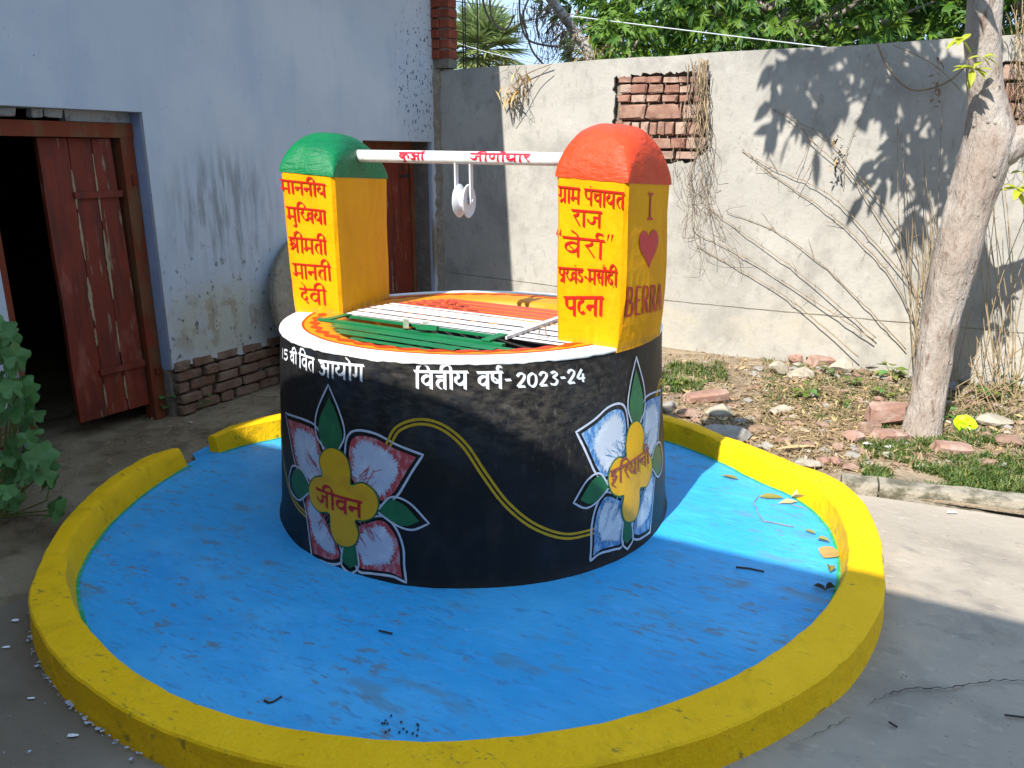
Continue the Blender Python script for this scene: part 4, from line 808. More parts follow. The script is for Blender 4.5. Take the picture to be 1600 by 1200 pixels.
def flower(fmap, wht, edge, word, wc, label):
    root_mb = MB(); rr = random.Random(5)
    mats = [M['ol'], edge, wht, M['pl_green'], M['heart_y'], wc, M['black']]
    def mp(P): return [fmap(x, y) for x, y in P]
    for k, (c1_, c2_) in petals.items():
        A = [(q.x, q.y) for q in crom(dpl(c1_), 6)]; B = [(q.x, q.y) for q in crom(dpl(c2_), 6)]
        outl = mp(A + B[1:]); tip = mp([A[-1]])[0]; stroke(root_mb, outl, .0085, .0012, 0)
        cx_ = sum(p[0] for p in outl) / len(outl); cy_ = sum(p[1] for p in outl) / len(outl)
        cx_ += (fmap(*CF)[0] - cx_) * .12; cy_ += (fmap(*CF)[1] - cy_) * .12
        fill = [(cx_ + (x - cx_) * .86, cy_ + (y - cy_) * .86) for x, y in outl]
        decal(root_mb, fill, dfn, .0020, (.016, .016), 1, ASP)
        D_ = max(math.hypot((p[0] - cx_) * ASP, p[1] - cy_) for p in fill); jagp = []
        dense = []
        for i in range(len(fill)):
            p, q = fill[i], fill[(i + 1) % len(fill)]
            for j in range(4): dense.append((p[0] + (q[0] - p[0]) * j / 4, p[1] + (q[1] - p[1]) * j / 4))
        for i, (x, y) in enumerate(dense):
            dt = math.hypot((x - tip[0]) * ASP, y - tip[1]); f = .86 - .32 * math.exp(-(dt / .09)**2); f *= rr.uniform(.80, 1.06) if i % 2 else rr.uniform(.93, 1.04)
            jagp.append((cx_ + (x - cx_) * f, cy_ + (y - cy_) * f))
        decal(root_mb, jagp, dfn, .0034, (.016, .016), 2, ASP)
        for j in range(16):                # dry-brush streaks from the heart of the flower
            t = rr.uniform(.1, .6); fx, fy = fmap(*CF); sx = fx + (cx_ - fx) * (.45 + t * .5) + rr.uniform(-2.6, 2.6); sy = fy + (cy_ - fy) * (.45 + t * .5) + rr.uniform(-.03, .03)
            ex = sx + (cx_ - fx) * rr.uniform(.1, .35); ey = sy + (cy_ - fy) * rr.uniform(.1, .35); stroke(root_mb, [(sx, sy), ((sx + ex) / 2, (sy + ey) / 2), (ex, ey)], .0022, .0044 + .00003 * j, 1)
    for k, (c1_, c2_) in leavesF.items():
        A = [(q.x, q.y) for q in crom(dpl(c1_), 6)]; B = [(q.x, q.y) for q in crom(dpl(c2_), 6)]; outl = mp(A + B[1:])
        cx_ = sum(p[0] for p in outl) / len(outl); cy_ = sum(p[1] for p in outl) / len(outl); stroke(root_mb, outl, .0075, .0054, 0)
        s_ = .80 if k in 'tr' else .85; tp_ = mp([A[-1]])[0]; bx_, by_ = fmap(*CF); dxl, dyl = cx_ - bx_, cy_ - by_
        fill = [(cx_ + (x - cx_) * s_ - dxl * .06, cy_ + (y - cy_) * s_ - dyl * .06) for x, y in outl]; decal(root_mb, fill, dfn, .0052, (.016, .016), 3, ASP)
    yp = dpl([(507, 742), (503, 718), (512, 702), (526, 700), (542, 712), (549, 735), (550, 757), (568, 754), (585, 766), (592, 786), (585, 805), (570, 812), (556, 812), (561, 832), (556, 848), (543, 853), (527, 846), (519, 825), (517, 801), (500, 797), (488, 780), (486, 760), (494, 746)])
    yo = mp([(q.x, q.y) for q in crom(yp, 5, True)])
    stroke(root_mb, yo, .012, .0066, 3, True); decal(root_mb, yo, dfn, .0072, (.016, .016), 4, ASP)
    if word:
        wd, a, b, hgt, ww = word; write.asp = ASP; write(root_mb, wd, dfn, a, b, hgt, ww, .0084, mi=5); write.asp = 1.
    return root_mb.build('painted_flower', mats, drum_o, smooth=True, label=label)
a0, a1 = DP(497, 797), DP(569, 812)
flower(lambda x, y: (x, y), M['petal_white'], M['petal_red'], (['ja', 'ii', 'va', 'na'], DP(498, 786), DP(568, 809), .062, .0155), M['maroon'], 'painted flower with red edged white petals and an ochre heart')
FC2 = (47.6, .325)
flower(lambda x, y: (FC2[0] - (x - CF[0]) * .84, FC2[1] + (y - CF[1]) * 1.06), M['petal_white2'], M['petal_blue'], (['ha', 'i', 'ra', 'ya', 'aa', 'la', 'ii'], (39.0, .305), (57.0, .325), .062, .0125), mat('brown_ink', (.26, .06, .05), .5), 'painted flower with blue edged white petals at the right side of the drum')
# golden double scroll
sc_pts = [(q.x, q.y) for q in crom(dpl([(606, 696), (622, 670), (655, 659), (690, 667), (725, 695), (757, 742), (792, 788), (835, 822), (885, 838), (934, 828)]), 10)]
def offs(P, d):
    o = []
    for i in range(len(P)):
        a = P[max(i - 1, 0)]; b = P[min(i + 1, len(P) - 1)]; tx, ty = (b[0] - a[0]) * ASP, b[1] - a[1]; l_ = math.hypot(tx, ty); o.append((P[i][0] - ty / l_ * d / ASP, P[i][1] + tx / l_ * d))
    return o
lp = [(q.x, q.y) for q in crom([(-90, .62), (-75, .45), (-66, .26), (-56, .17), (-47.5, .15)], 8)]
rp = [(q.x, q.y) for q in crom([(62, .52), (72, .6), (85, .5), (100, .3)], 8)]
for path_ in (sc_pts, lp, rp):
    for d_ in (.0085, -.0085): mb = MB(); stroke(mb, offs(path_, d_), .0095, .0012); mb.build('painted_scroll', M['gold'], drum_o)
def drum_text(word, q0, q1, hp, w):
    a, b, t = DP(*q0), DP(*q1), DP(q0[0], q0[1] - hp); mb = MB(); write.asp = ASP; write(mb, word, dfn, a, b, t[1] - a[1], w, .0013); write.asp = 1.
    mb.build('lettering', M['white_ink'], drum_o)
drum_text(['1', '5'], (442, 560), (452, 564), 17, .0100)
drum_text(['va', 'ii', 'dot'], (454, 567), (465, 569), 17, .0110)
drum_text(['i', 'va', 'ta'], (468, 574), (493, 583), 22, .0115)
drum_text(['a', 'aa', 'ya', 'o', 'ga'], (500, 587), (570, 596), 24, .0125)
drum_text(['i', 'va', 'tta', 'ii', 'ya'], (648, 607), (732, 608), 27, .0135)
drum_text(['va', 'ra', 'sha', 'reph'][:1] + ['sha', 'reph'], (746, 608), (786, 607), 26, .0135)
drum_text(['-'], (788, 606), (801, 605), 25, .0125)
drum_text(['2', '0', '2', '3', '-', '2', '4'], (806, 606), (916, 597), 24, .0125)
# pulley -------------------------------------------------------------------------
PW = pA + pd * pipe_s(724); pul = thing('pulley', 'white grooved pulley wheel hanging in a forked strap from the white crossbar', 'pulley', PW - Vector((0, 0, .26)))
wc_ = PW - Vector((0, 0, .176)); axl = (pd * math.cos(R(0)) ).normalized()
axl = (pd - pside * .10).normalized(); tang = axl.cross(Vector((0, 0, 1))).normalized()
for s_ in (-1, 1):
    mb = MB(); top = PW + axl * .034 * s_ - Vector((0, 0, .022)); bot = wc_ + axl * .034 * s_ - Vector((0, 0, .012)); mb.box((top + bot) / 2, (.006, .030, (top - bot).length), axl, tang); mb.build('strap', M['bar_white'], pul)
mb = MB(); profile = [(-.022, .012), (-.022, .058), (-.026, .066), (-.021, .070), (-.014, .060), (-.005, .040), (.005, .040), (.014, .060), (.021, .070), (.026, .066), (.022, .058), (.022, .012)]; n = 40
mb.add([wc_ + axl * a + (tang * math.cos(2 * math.pi * k / n) + Vector((0, 0, 1)) * math.sin(2 * math.pi * k / n)) * r for a, r in profile for k in range(n)],
       [(i * n + k, i * n + (k + 1) % n, (i + 1) * n + (k + 1) % n, (i + 1) * n + k) for i in range(len(profile) - 1) for k in range(n)]); mb.build('wheel', M['bar_white'], pul, smooth=False)
mb = MB(); mb.tube([wc_ - axl * .042, wc_ + axl * .042], .008, 10); mb.build('axle', M['bar_white'], pul)

# ------------------------------------------------------------------ round slab leaning on the house
sd = thing('stone_disc', 'large round rough stone slab leaning on the blue wall behind the well', 'stone slab', W(.2, -1.65, 0))
mb = MB(); n = 64; tilt = R(13); cen = W(.16, -1.66, .50); up_ = Vector((0, 0, 1)) * math.cos(tilt) - AX * math.sin(tilt); nor = AX * math.cos(tilt) + Vector((0, 0, 1)) * math.sin(tilt)
prof = [(-.035, 0.001), (-.035, .49), (-.025, .50), (.02, .505), (.032, .495), (.035, .47), (.034, .3), (.036, .001)]
mb.add([cen + nor * a + (BX * math.cos(2 * math.pi * k / n) + up_ * math.sin(2 * math.pi * k / n)) * (r * (1 + .012 * mnoise.noise(Vector((math.cos(k / n * 6.28) * 3, math.sin(k / n * 6.28) * 3, 0))))) for a, r in prof for k in range(n)],
       [(i * n + k, i * n + (k + 1) % n, (i + 1) * n + (k + 1) % n, (i + 1) * n + k) for i in range(len(prof) - 1) for k in range(n)]); mb.build('slab', M['stone_disc'], sd, smooth=False)
# ------------------------------------------------------------------ house behind the camera that throws the shade
hb = thing('yard_house', 'plain plastered house with a flat parapet closing the near side of the yard', 'house', W(2.5, -7.2, 0))
mb = MB(); mb.wbox(.5, 12.5, -9.5, -6.30, -.05, 3.2); mb.build('wall', mat('pale_bounce_plaster', (.58, .57, .54), .9), hb)  # out of view; pale colour chosen to bounce light into the yard

# ------------------------------------------------------------------ garden kerb beam
gk = thing('garden_kerb', 'long mossy concrete kerb stone between the paving and the garden soil', 'kerb', G(1480, 780))
k0 = G(1322, 752, .045); k1 = G(1700, 796, .045); kd = (k1 - k0).normalized(); kn = Vector((-kd.y, kd.x, 0))
M['moss'] = mat('mossy_concrete', (.27, .24, .19), .95, [((.40, .34, .27), 3, .4, .65, .8), ((.05, .048, .025), (14, 14, 22), .40, .62, .8, (tuple(G(1480, 800)), (4.5, 3.5, .10)))], [(12, .8, .02), (60, .6, .008)], spec=.1)
s_ = -.02
for ln in (.16, .62, .9, 1.2, 1.6):
    c = k0 + kd * (s_ + ln / 2) + kn * .035; mb = MB()
    nseg = 10; vs = []
    for i in range(nseg + 1):
        q = k0 + kd * (s_ + .004 + (ln - .008) * i / nseg)
        for (o_, z_) in ((-.015, -.05), (-.012, .02), (-.002, .044), (.012, .05), (.085, .052), (.10, .03), (.10, -.03)):
            vs.append(Vector((q.x, q.y, 0)) + kn * (o_ + rnd.uniform(-.003, .003)) + Vector((0, 0, z_ + rnd.uniform(-.003, .003))))
    mb.add(vs, [(i * 7 + j, (i + 1) * 7 + j, (i + 1) * 7 + j + 1, i * 7 + j + 1) for i in range(nseg) for j in range(6)] + [tuple(range(7)), tuple(nseg * 7 + j for j in range(7))[::-1]]); mb.build('kerb_stone', M['moss'], gk)
    s_ += ln

# ------------------------------------------------------------------ stones and bricks of the garden
def stone_mesh(seed, m, flat=0):
    r_ = random.Random(seed); bm = bmesh.new(); bmesh.ops.create_icosphere(bm, subdivisions=2, radius=.5)
    dirs = [Vector((r_.uniform(-1, 1), r_.uniform(-1, 1), r_.uniform(-1, 1))).normalized() for _ in range(11)]; ds = [r_.uniform(.22, .38) for _ in dirs]
    for v in bm.verts:
        for d, k in zip(dirs, ds):
            e = v.co.dot(d)
            if e > k: v.co -= d * (e - k)
        v.co += Vector([r_.uniform(-.02, .02) for _ in range(3)])
    me = bpy.data.meshes.new('stone'); bm.to_mesh(me); bm.free(); me.materials.append(m); return me
RB = {'st_red': brick_set(M['st_red'], .09, .15, 4)}
def gz(P): return garden_mask(P.x, P.y, .012 + .016 * (mnoise.noise(Vector((P.x * 1.7, P.y * 1.7, 3))) + .5 * mnoise.noise(Vector((P.x * 6, P.y * 6, 8)))))
rubble = [ # u, v(centre), w px, h px, kind, material, label, name
 (1045, 627, 30, 20, 's', 'st_grey', 'small grey stone beside the grass, just right of the drum', 'stone'), (1099, 618, 54, 16, 'b', 'st_red', 'long pinkish brick half sunk beside the grass behind the kerb', 'brick'),
 (1077, 637, 42, 18, 's', 'st_brown', 'flat red brown stone just behind the yellow kerb near the drum', 'stone'), (1124, 634, 48, 26, 's', 'st_pale', 'pale flat stone above the layered slab behind the kerb', 'stone'),
 (1138, 664, 84, 36, 's', 'st_grey', 'big layered grey slab touching the kerb, half in the pillar shade', 'stone slab'),
 (1225, 631, 38, 18, 's', 'st_pale', 'flat pale stone right of the mud hollow', 'stone'), (1251, 588, 44, 20, 's', 'st_pale', 'oblong cream stone in front of the heap at the wall foot', 'stone'),
 (1240, 566, 30, 24, 's', 'st_red', 'pinkish lump in the rubble heap left of the red tile piece', 'stone'), (1260, 551, 40, 14, 'b', 'st_red', 'red tile piece on top of the rubble heap', 'brick piece'),
 (1282, 573, 34, 20, 'b', 'st_red', 'broken brick between the cream stone and the yellowish block', 'brick piece'), (1316, 580, 48, 34, 's', 'st_pale', 'yellowish angular block right in the rubble heap', 'stone'),
 (1362, 578, 34, 26, 's', 'st_grey', 'grey stone at the wall foot under the canes', 'stone'), (1214, 580, 34, 30, 's', 'st_pale', 'pale rounded stone at the left end of the rubble heap', 'stone'),
 (1388, 677, 40, 20, 'b', 'st_red', 'lower brick of the two stacked against the tree foot', 'brick'), (1384, 655, 46, 26, 'b', 'st_red', 'upper salmon brick of the two stacked against the tree foot', 'brick'), (1358, 667, 26, 22, 'b', 'st_brown', 'brown brick end left of the stacked bricks', 'brick piece'),
 (1333, 681, 38, 24, 's', 'st_red', 'two tone reddish stone left of the stacked bricks', 'stone'), (1290, 712, 22, 16, 's', 'st_red', 'small brick red pebble, left of a pair near the kerb corner', 'pebble'), (1307, 715, 24, 18, 's', 'st_red', 'small brick red pebble, right of a pair near the kerb corner', 'pebble'),
 (1256, 712, 52, 26, 's', 'st_pale', 'pale slab just behind the bend of the yellow kerb', 'stone slab'), (1312, 698, 24, 18, 's', 'st_brown', 'tan lump behind the pair of red pebbles', 'stone'),
 (1484, 699, 42, 20, 'b', 'st_red', 'low brick lying in the grass right of the tree foot', 'brick'), (1551, 653, 62, 22, 's', 'st_pale', 'long flat grey beige stone right of the lime wrapper', 'stone'),
 (1576, 684, 58, 24, 's', 'st_brown', 'brown flat stone near the right edge in front of the long beige stone', 'stone'), (1487, 611, 34, 20, 's', 'st_blue', 'bluish stone in the shade right of the trunk', 'stone'), (1508, 621, 12, 10, 's', 'st_pale', 'tiny white pebble beside the bluish stone', 'pebble'),
 (1588, 592, 42, 34, 's', 'st_brown', 'rust brown stone heap piece at the right edge among stalks', 'stone'), (1500, 582, 34, 24, 's', 'st_grey', 'grey stone at the wall foot in the trunk shadow', 'stone'), (1440, 728, 24, 10, 's', 'st_pale', 'pale flat chip in the grass left of centre of the lawn strip', 'stone'), (1542, 720, 36, 16, 's', 'st_brown', 'brown chip in the grass near the kerb stone', 'stone'),
 (1182, 655, 66, 30, 's', 'mud', 'smooth brown mud lump in the hollow beyond the kerb', 'mud lump')]
for i, (u, v, w_, h_, kd_, mm, lab, nm) in enumerate(rubble):
    P = G(u, v + h_ * .35, .02); D = P.y * math.cos(PITCH) + (CAM_H - P.z) * math.sin(PITCH); s = D / FPX; base = gz(P)
    if nm == 'mud lump': base -= .03
    elif lab.startswith('upper salmon'): base += .055
    sx, sz = w_ * s * 1.22, h_ * s * .9; sy = sx * rnd.uniform(.55, .8)
    if kd_ == 'b': me = RB['st_red'][i % 4] if mm == 'st_red' else brick_set(M[mm], .06, .12, 1)[0]; sy = min(sx * .6, .11)
    else: me = stone_mesh(i, M[mm])
    o = put(me, 'brick' if kd_ == 'b' else 'stone', (P.x, P.y, base + sz * .38), (sx, sy, sz * 1.15), rnd.uniform(-.35, .25), None, rnd.uniform(-.1, .1), rnd.uniform(-.12, .12))
    tag(o, lab, nm)
for (u, v, lab) in ((192, 0, ''),):
    pass
tag(put(stone_mesh(77, M['st_pale']), 'stone', G(298, 660, .008), (.034, .03, .02), .3), 'small pinkish pebble on the earth below the brick foot', 'pebble')
# pebbles and crumbs (uncountable)
mb = MB(); r3 = random.Random(3)
def crumb(P, s):
    vs = [P + Vector((r3.uniform(-1, 1) * s, r3.uniform(-1, 1) * s, 0)) for _ in range(4)] + [P + Vector((r3.uniform(-.4, .4) * s, r3.uniform(-.4, .4) * s, s * .7))]
    c = P; vs = sorted(vs[:4], key=lambda q: math.atan2(q.y - c.y, q.x - c.x)) + [vs[4]]
    mb.add(vs, [(i, (i + 1) % 4, 4) for i in range(4)], r3.randrange(3))
def crumb2(P, s):
    n0 = len(mb.m); crumb(P, s); mb.m[n0:] = [2] * (len(mb.m) - n0)
for k in range(1900):
    u, v = r3.uniform(1030, 1640), r3.uniform(560, 745); P = G(u, v)
    if math.hypot(P.x - DC.x, P.y - DC.y) < interp(OUT, math.degrees(math.atan2(P.y - DC.y, P.x - DC.x))) + .05: continue
    if (P - ge[0]).dot(kn) < .1: continue
    P.z = gz(P) - .002; crumb(P, .004 + .026 * r3.random()**2)
for k in range(900):
    b = r3.uniform(-4.2, -.4); a = r3.uniform(.03, 1.5); P = W(a, b, 0)
    if math.hypot(P.x - DC.x, P.y - DC.y) < 1.62: continue
    P.z = -.02; crumb(P, r3.uniform(.003, .012))
for k in range(500):
    P = G(r3.uniform(0, 260), r3.uniform(820, 1200)); 
    if math.hypot(P.x - DC.x, P.y - DC.y) < 1.93: continue
    P.z = -.009; crumb2(P, r3.uniform(.002, .005))
for k in range(500):
    P = G(r3.uniform(1150, 1600), r3.uniform(830, 1200)); d = math.hypot(P.x - DC.x, P.y - DC.y)
    if d < 1.88: continue
    P.z = -.009; mb.mi = 2; crumb2(P, r3.uniform(.0015, .004))
def chunk(P, s, mi):
    d0 = [Vector((1, 0, 0)), Vector((0, 1, 0)), Vector((-1, 0, 0)), Vector((0, -1, 0)), Vector((0, 0, .7)), Vector((0, 0, -.5)), Vector((.7, .6, .4)), Vector((-.7, .6, .4)), Vector((-.6, -.7, .4)), Vector((.7, -.6, .4))]
    V = [P + Vector((q.x * s * r3.uniform(.6, 1.2), q.y * s * r3.uniform(.6, 1.2), q.z * s * r3.uniform(.6, 1.1))) for q in d0]
    mb.add(V, [(0, 6, 9), (6, 4, 9), (6, 7, 4), (7, 8, 4), (8, 9, 4), (0, 1, 6), (1, 7, 6), (1, 2, 7), (2, 8, 7), (2, 3, 8), (3, 9, 8), (3, 0, 9), (1, 0, 5), (2, 1, 5), (3, 2, 5), (0, 3, 5)], mi)
for k in range(620):
    if k < 210: u, v = r3.gauss(1285, 60), r3.uniform(553, 605)
    elif k < 400: u, v = r3.uniform(1030, 1330), r3.uniform(610, 735)
    else: u, v = r3.uniform(1330, 1620), r3.uniform(575, 735)
    P = G(u, v)
    if math.hypot(P.x - DC.x, P.y - DC.y) < interp(OUT, math.degrees(math.atan2(P.y - DC.y, P.x - DC.x))) + .06 or (P - ge[0]).dot(kn) < .12 or toW(P)[1] > -.06: continue
    P.z = gz(P) + .004; chunk(P, .011 + .036 * r3.random()**2, r3.choice([0, 1, 1, 2, 3, 4, 4]))
tag(mb.build('gravel', [M['st_pale'], M['st_brown'], M['dirt'], M['st_red'], M['st_grey']], kind='stuff'), 'scattered crumbs and small pebbles on the earth and paving', 'gravel')

# ------------------------------------------------------------------ leaves, grass, litter
def leaf_geo(mb, P, d, up, L_, w, mi=0, fold=.35, droop=.3, seg=3, shape=None):
    d = d.normalized(); s = d.cross(up); s = s.normalized() if s.length > 1e-4 else d.orthogonal().normalized(); nn = s.cross(d)
    vs = []; ws = shape or [0.12, 1, .85, 0]
    for i in range(seg + 1):
        t = i / seg; c = P + d * L_ * t - Vector((0, 0, 1)) * droop * L_ * t * t; ww = w / 2 * ws[i]
        vs += [c - s * ww + nn * fold * ww, c, c + s * ww + nn * fold * ww]
    fs = []
    for i in range(seg): a = 3 * i; fs += [(a, a + 1, a + 4, a + 3), (a + 1, a + 2, a + 5, a + 4)]
    mb.add(vs, fs, mi)
def rv(r_, z0=-1, z1=1): return Vector((r_.uniform(-1, 1), r_.uniform(-1, 1), r_.uniform(z0, z1)))
# grass
def grass(name, label, region, n, h, mats, seed):
    r_ = random.Random(seed); mb = MB(); ex = 0
    while ex < n:
        u, v = r_.uniform(region[0], region[2]), r_.uniform(region[1], region[3]); P = G(u, v); ex += 1
        if mnoise.noise(Vector((P.x * 5, P.y * 5, seed))) + .25 * r_.random() < -.05: continue
        if math.hypot(P.x - DC.x, P.y - DC.y) < interp(OUT, math.degrees(math.atan2(P.y - DC.y, P.x - DC.x))) + .03 or (P - ge[0]).dot(kn) < .09: continue
        P.z = gz(P) - .005; d = Vector((r_.uniform(-1, 1), r_.uniform(-1, 1), r_.uniform(.6, 2))).normalized(); hh_ = h * r_.uniform(.35, 1.3); s = Vector((-d.y, d.x, 0)).normalized() * .0028 * r_.uniform(.7, 1.6)
        m1 = P + d * hh_ * .6; t = P + d * hh_ + Vector((d.x, d.y, -.4)) * hh_ * .35
        mb.add([P - s, P + s, m1 + s * .8, m1 - s * .8, t], [(0, 1, 2, 3), (3, 2, 4)], r_.choice([0, 0, 1, 2]))
    return tag(mb.build(name, mats, kind='stuff'), label, 'grass')
GM = [M['grass_a'], M['grass_b'], M['leaf_a']]
grass('grass', 'green grass strip along the garden kerb stone', (1345, 692, 1660, 775), 14000, .05, GM, 1)
grass('grass', 'grass clump beside the drum behind the yellow kerb', (1022, 578, 1135, 618), 4200, .05, GM, 2)
grass('grass', 'grass tufts round the tree foot', (1370, 665, 1560, 715), 3000, .05, GM, 3)
grass('grass', 'sparse weeds along the wall foot', (1190, 560, 1620, 665), 8500, .045, GM + [], 4)
grass('dry_grass', 'dry straw coloured stubble in the garden', (1030, 565, 1600, 740), 5000, .05, [M['straw'], M['litter'], M['straw']], 6)
# litter of dead leaves and twigs
mb = MB(); r4 = random.Random(9)
for k in range(5200):
    if k < 3900: u, v = r4.gauss(1250, 90), r4.gauss(655, 34)
    else: u, v = r4.uniform(1030, 1620), r4.uniform(568, 730)
    if not (560 < v < 745 and u > 1020): continue
    P = G(u, v); 
    if math.hypot(P.x - DC.x, P.y - DC.y) < interp(OUT, math.degrees(math.atan2(P.y - DC.y, P.x - DC.x))) + .02 or (P - ge[0]).dot(kn) < .09: continue
    P.z = gz(P) + r4.uniform(0, .018); d = Vector((r4.uniform(-1, 1), r4.uniform(-1, 1), r4.uniform(-.15, .25)))
    if r4.random() < .55: leaf_geo(mb, P, d, Vector((0, 0, 1)) + rv(r4) * .5, r4.uniform(.02, .07), r4.uniform(.008, .02), r4.choice([0, 1, 1, 2]), r4.uniform(-.5, .6), r4.uniform(-.3, .5))
    else: mb.mi = r4.choice([0, 1]); mb.tube([P, P + d.normalized() * r4.uniform(.03, .12)], .0016, 4, False); mb.mi = 0
for k in range(700):                           # litter along the foot of the house and inside the doorway
    b = r4.uniform(-4.3, -.6); a = abs(r4.gauss(0, .35)) + .02; P = W(a if r4.random() < .85 else -abs(a), b, -.012)
    if P.x > -1.2 and math.hypot(P.x - DC.x, P.y - DC.y) < 1.6: continue
    if math.hypot(P.x - DC.x, P.y - DC.y) < 1.6: continue
    d = Vector((r4.uniform(-1, 1), r4.uniform(-1, 1), r4.uniform(0, .2)))
    if r4.random() < .4: leaf_geo(mb, P, d, Vector((0, 0, 1)) + rv(r4) * .5, r4.uniform(.01, .04), r4.uniform(.006, .014), 1, .3, 0)
    else: mb.mi = r4.choice([0, 1]); mb.tube([P, P + d.normalized() * r4.uniform(.02, .09)], .0011, 4, False); mb.mi = 0
tag(mb.build('leaf_litter', [M['straw'], M['litter'], M['leaf_tan']], kind='stuff'), 'dead leaves, husks and twigs littering the soil', 'leaf litter')
# small weeds with rounded leaves in the garden and at the wall feet
def weed(P, n, s, mats, label, group=None, seed=0, shape=None, lift=1.):
    r_ = random.Random(seed); root = thing('weed', label, 'plant', P, group)
    st = MB()
    for k in range(n):
        a = k * 2.4 + r_.uniform(-.3, .3); h = s * r_.uniform(.3, 1.1) * lift; d = Vector((math.cos(a), math.sin(a), 0)); T = Vector(P) + d * s * r_.uniform(.25, .7) + Vector((0, 0, h))
        st.tube([Vector(P), (Vector(P) + T) / 2 + Vector((0, 0, s * .12)), T], .0016, 4, False)
        m = MB(); leaf_geo(m, T, d + Vector((0, 0, r_.uniform(-.1, .3))), Vector((0, 0, 1)) + rv(r_) * .3, s * r_.uniform(.5, .8), s * r_.uniform(.4, .62), 0, .25, .25, 4, [.55, 1, .9, .5, 0]); m.build('leaf', r_.choice(mats), root)
    st.build('stem', M['grass_b'], root)
wd = [(1262, 622, 9, .075, 'weed with broad leaves in the middle of the garden litter'), (1296, 592, 7, .06, 'weed in front of the yellowish block'), (1268, 575, 6, .05, 'weed growing on the rubble heap'), (1390, 600, 10, .08, 'leafy weed left of the tree trunk'), (1378, 622, 7, .06, 'low weed between trunk and litter'),
      (1492, 592, 8, .07, 'weed in the trunk shadow by the wall foot'), (1540, 630, 10, .07, 'pale green weed right of the trunk'), (1575, 612, 9, .07, 'weed among the dry stalks at the right edge'), (1476, 655, 8, .06, 'weed beside the lime wrapper'), (1520, 604, 8, .065, 'weed between dry stalks and trunk shadow'),
      (1212, 562, 3, .05, 'tiny sprout at the foot of the grey wall'), (1060, 600, 8, .045, 'weed in the grass clump beside the drum'), (1100, 596, 7, .04, 'weed at the right end of the grass clump'), (1330, 608, 8, .05, 'low creeping weed below the canes'), (1318, 635, 7, .045, 'small weed right of the mud lump')]
for i, (u, v, n, s, lab) in enumerate(wd):
    P = G(u, v + 6); P.z = gz(P); weed(P, int(n * 1.5), s * 1.15, [M['leaf_c'], M['gourd_b'], M['grass_b']], lab, None, i)
for i, (u, v, n, s, lab) in enumerate([(262, 640, 11, .085, 'dark leafy plant at the foot of the big door frame'), (320, 634, 6, .05, 'small plant against the muddy brick foot'), (372, 606, 7, .055, 'small pale plant at the brick foot near the stone disc')]):
    weed(G(u, v + 3, 0.0), n, s, [M['gourd'], M['gourd_b']], lab, None, 50 + i, lift=1.3)
# gourd creeper at the left edge ------------------------------------------------------
cr = thing('gourd_creeper', 'creeper with big lobed green leaves climbing at the left edge of the yard', 'creeper', G(10, 800))
def lobed(mb, P, nrm, upd, s):
    nrm = nrm.normalized(); x = upd.cross(nrm).normalized(); y = nrm.cross(x); pts = []
    K = 30
    for k in range(K):
        t = 2 * math.pi * k / K; r = .74 + .11 * math.cos(5 * (t - math.pi / 2)) + .03 * math.cos(15 * t + 1)
        notch = math.exp(-((t - 1.5 * math.pi) / .22)**2); r *= 1 - .72 * notch
        pts.append(P + (x * math.cos(t) + y * math.sin(t)) * r * s + nrm * s * .10 * math.sin(3 * t + s * 99))
    c = P + nrm * s * .06
    mb.add([c] + pts, [(0, 1 + k, 1 + (k + 1) % K) for k in range(K)])
r5 = random.Random(21); stems = []
for k in range(74):
    t = r5.random(); v = 500 + 300 * t; umax = 18 + 78 * t**1.2
    u = r5.uniform(-70, umax); Y = 3.25 - .35 * t + r5.uniform(-.12, .2)
    if k < 24: u = umax - r5.uniform(0, 14); 
    P = AT(u, v, Y); P.z = max(P.z, .05); s = r5.uniform(.048, .078)
    m = MB(); lobed(m, P, Vector((.15 + r5.uniform(-.8, .8), -.6 + r5.uniform(-.5, .5), r5.uniform(.2, 1))), Vector((r5.uniform(-.5, .5), .3, .9)), s); m.build('leaf', M['gourd'] if k % 3 else M['gourd_b'], cr); stems.append(P)
m = MB(); base = G(-10, 790)
for P in stems[::2]: m.tube([Vector((P.x * .4 + base.x * .6 - .05, P.y * .5 + base.y * .5, 0)), Vector((P.x - .04, P.y + .02, P.z * .6)), P], [.004, .003, .002], 5, False)
m.build('stem', M['grass_b'], cr)

# ------------------------------------------------------------------ fallen leaves, twigs, wrapper
def flat_leaf(u, v, ang, L_, w, m, label, curl=.3, name='fallen_leaf', shape=None):
    P = G(u, v, .010); d = Vector((math.cos(R(ang)), math.sin(R(ang)), 0)); mb = MB()
    leaf_geo(mb, P - d * L_ / 2 + Vector((0, 0, .004)), d + Vector((0, 0, .15)), Vector((rnd.uniform(-.3, .3), rnd.uniform(-.5, .1), 1)), L_, w, 0, curl, .15, 4, shape or [.1, rnd.uniform(.5, 1), rnd.uniform(.8, 1.1), rnd.uniform(.4, .9), 0])
    return tag(mb.build(name, m), label, 'leaf', 'fallen leaves on the blue platform')
flat_leaf(1141, 747, -35, .085, .032, M['leaf_olive'], 'small olive brown leaf nearest the pillar shadow on the platform')
flat_leaf(1206, 778, -8, .11, .032, M['leaf_olive'], 'olive green oblong leaf beside the big curled tan leaf')
flat_leaf(1232, 786, 12, .10, .03, M['leaf_tan'], 'narrow tan leaf overlapping the curled one')
flat_leaf(1252, 780, -20, .085, .06, M['leaf_tan'], 'big curled tan leaf near the kerb bend', 1.0)
flat_leaf(1266, 832, -45, .05, .018, M['leaf_olive'], 'thin pale green leaf lying alone toward the kerb')
flat_leaf(1287, 846, -30, .05, .03, M['leaf_olive'], 'folded olive leaf just above the orange one', .9)
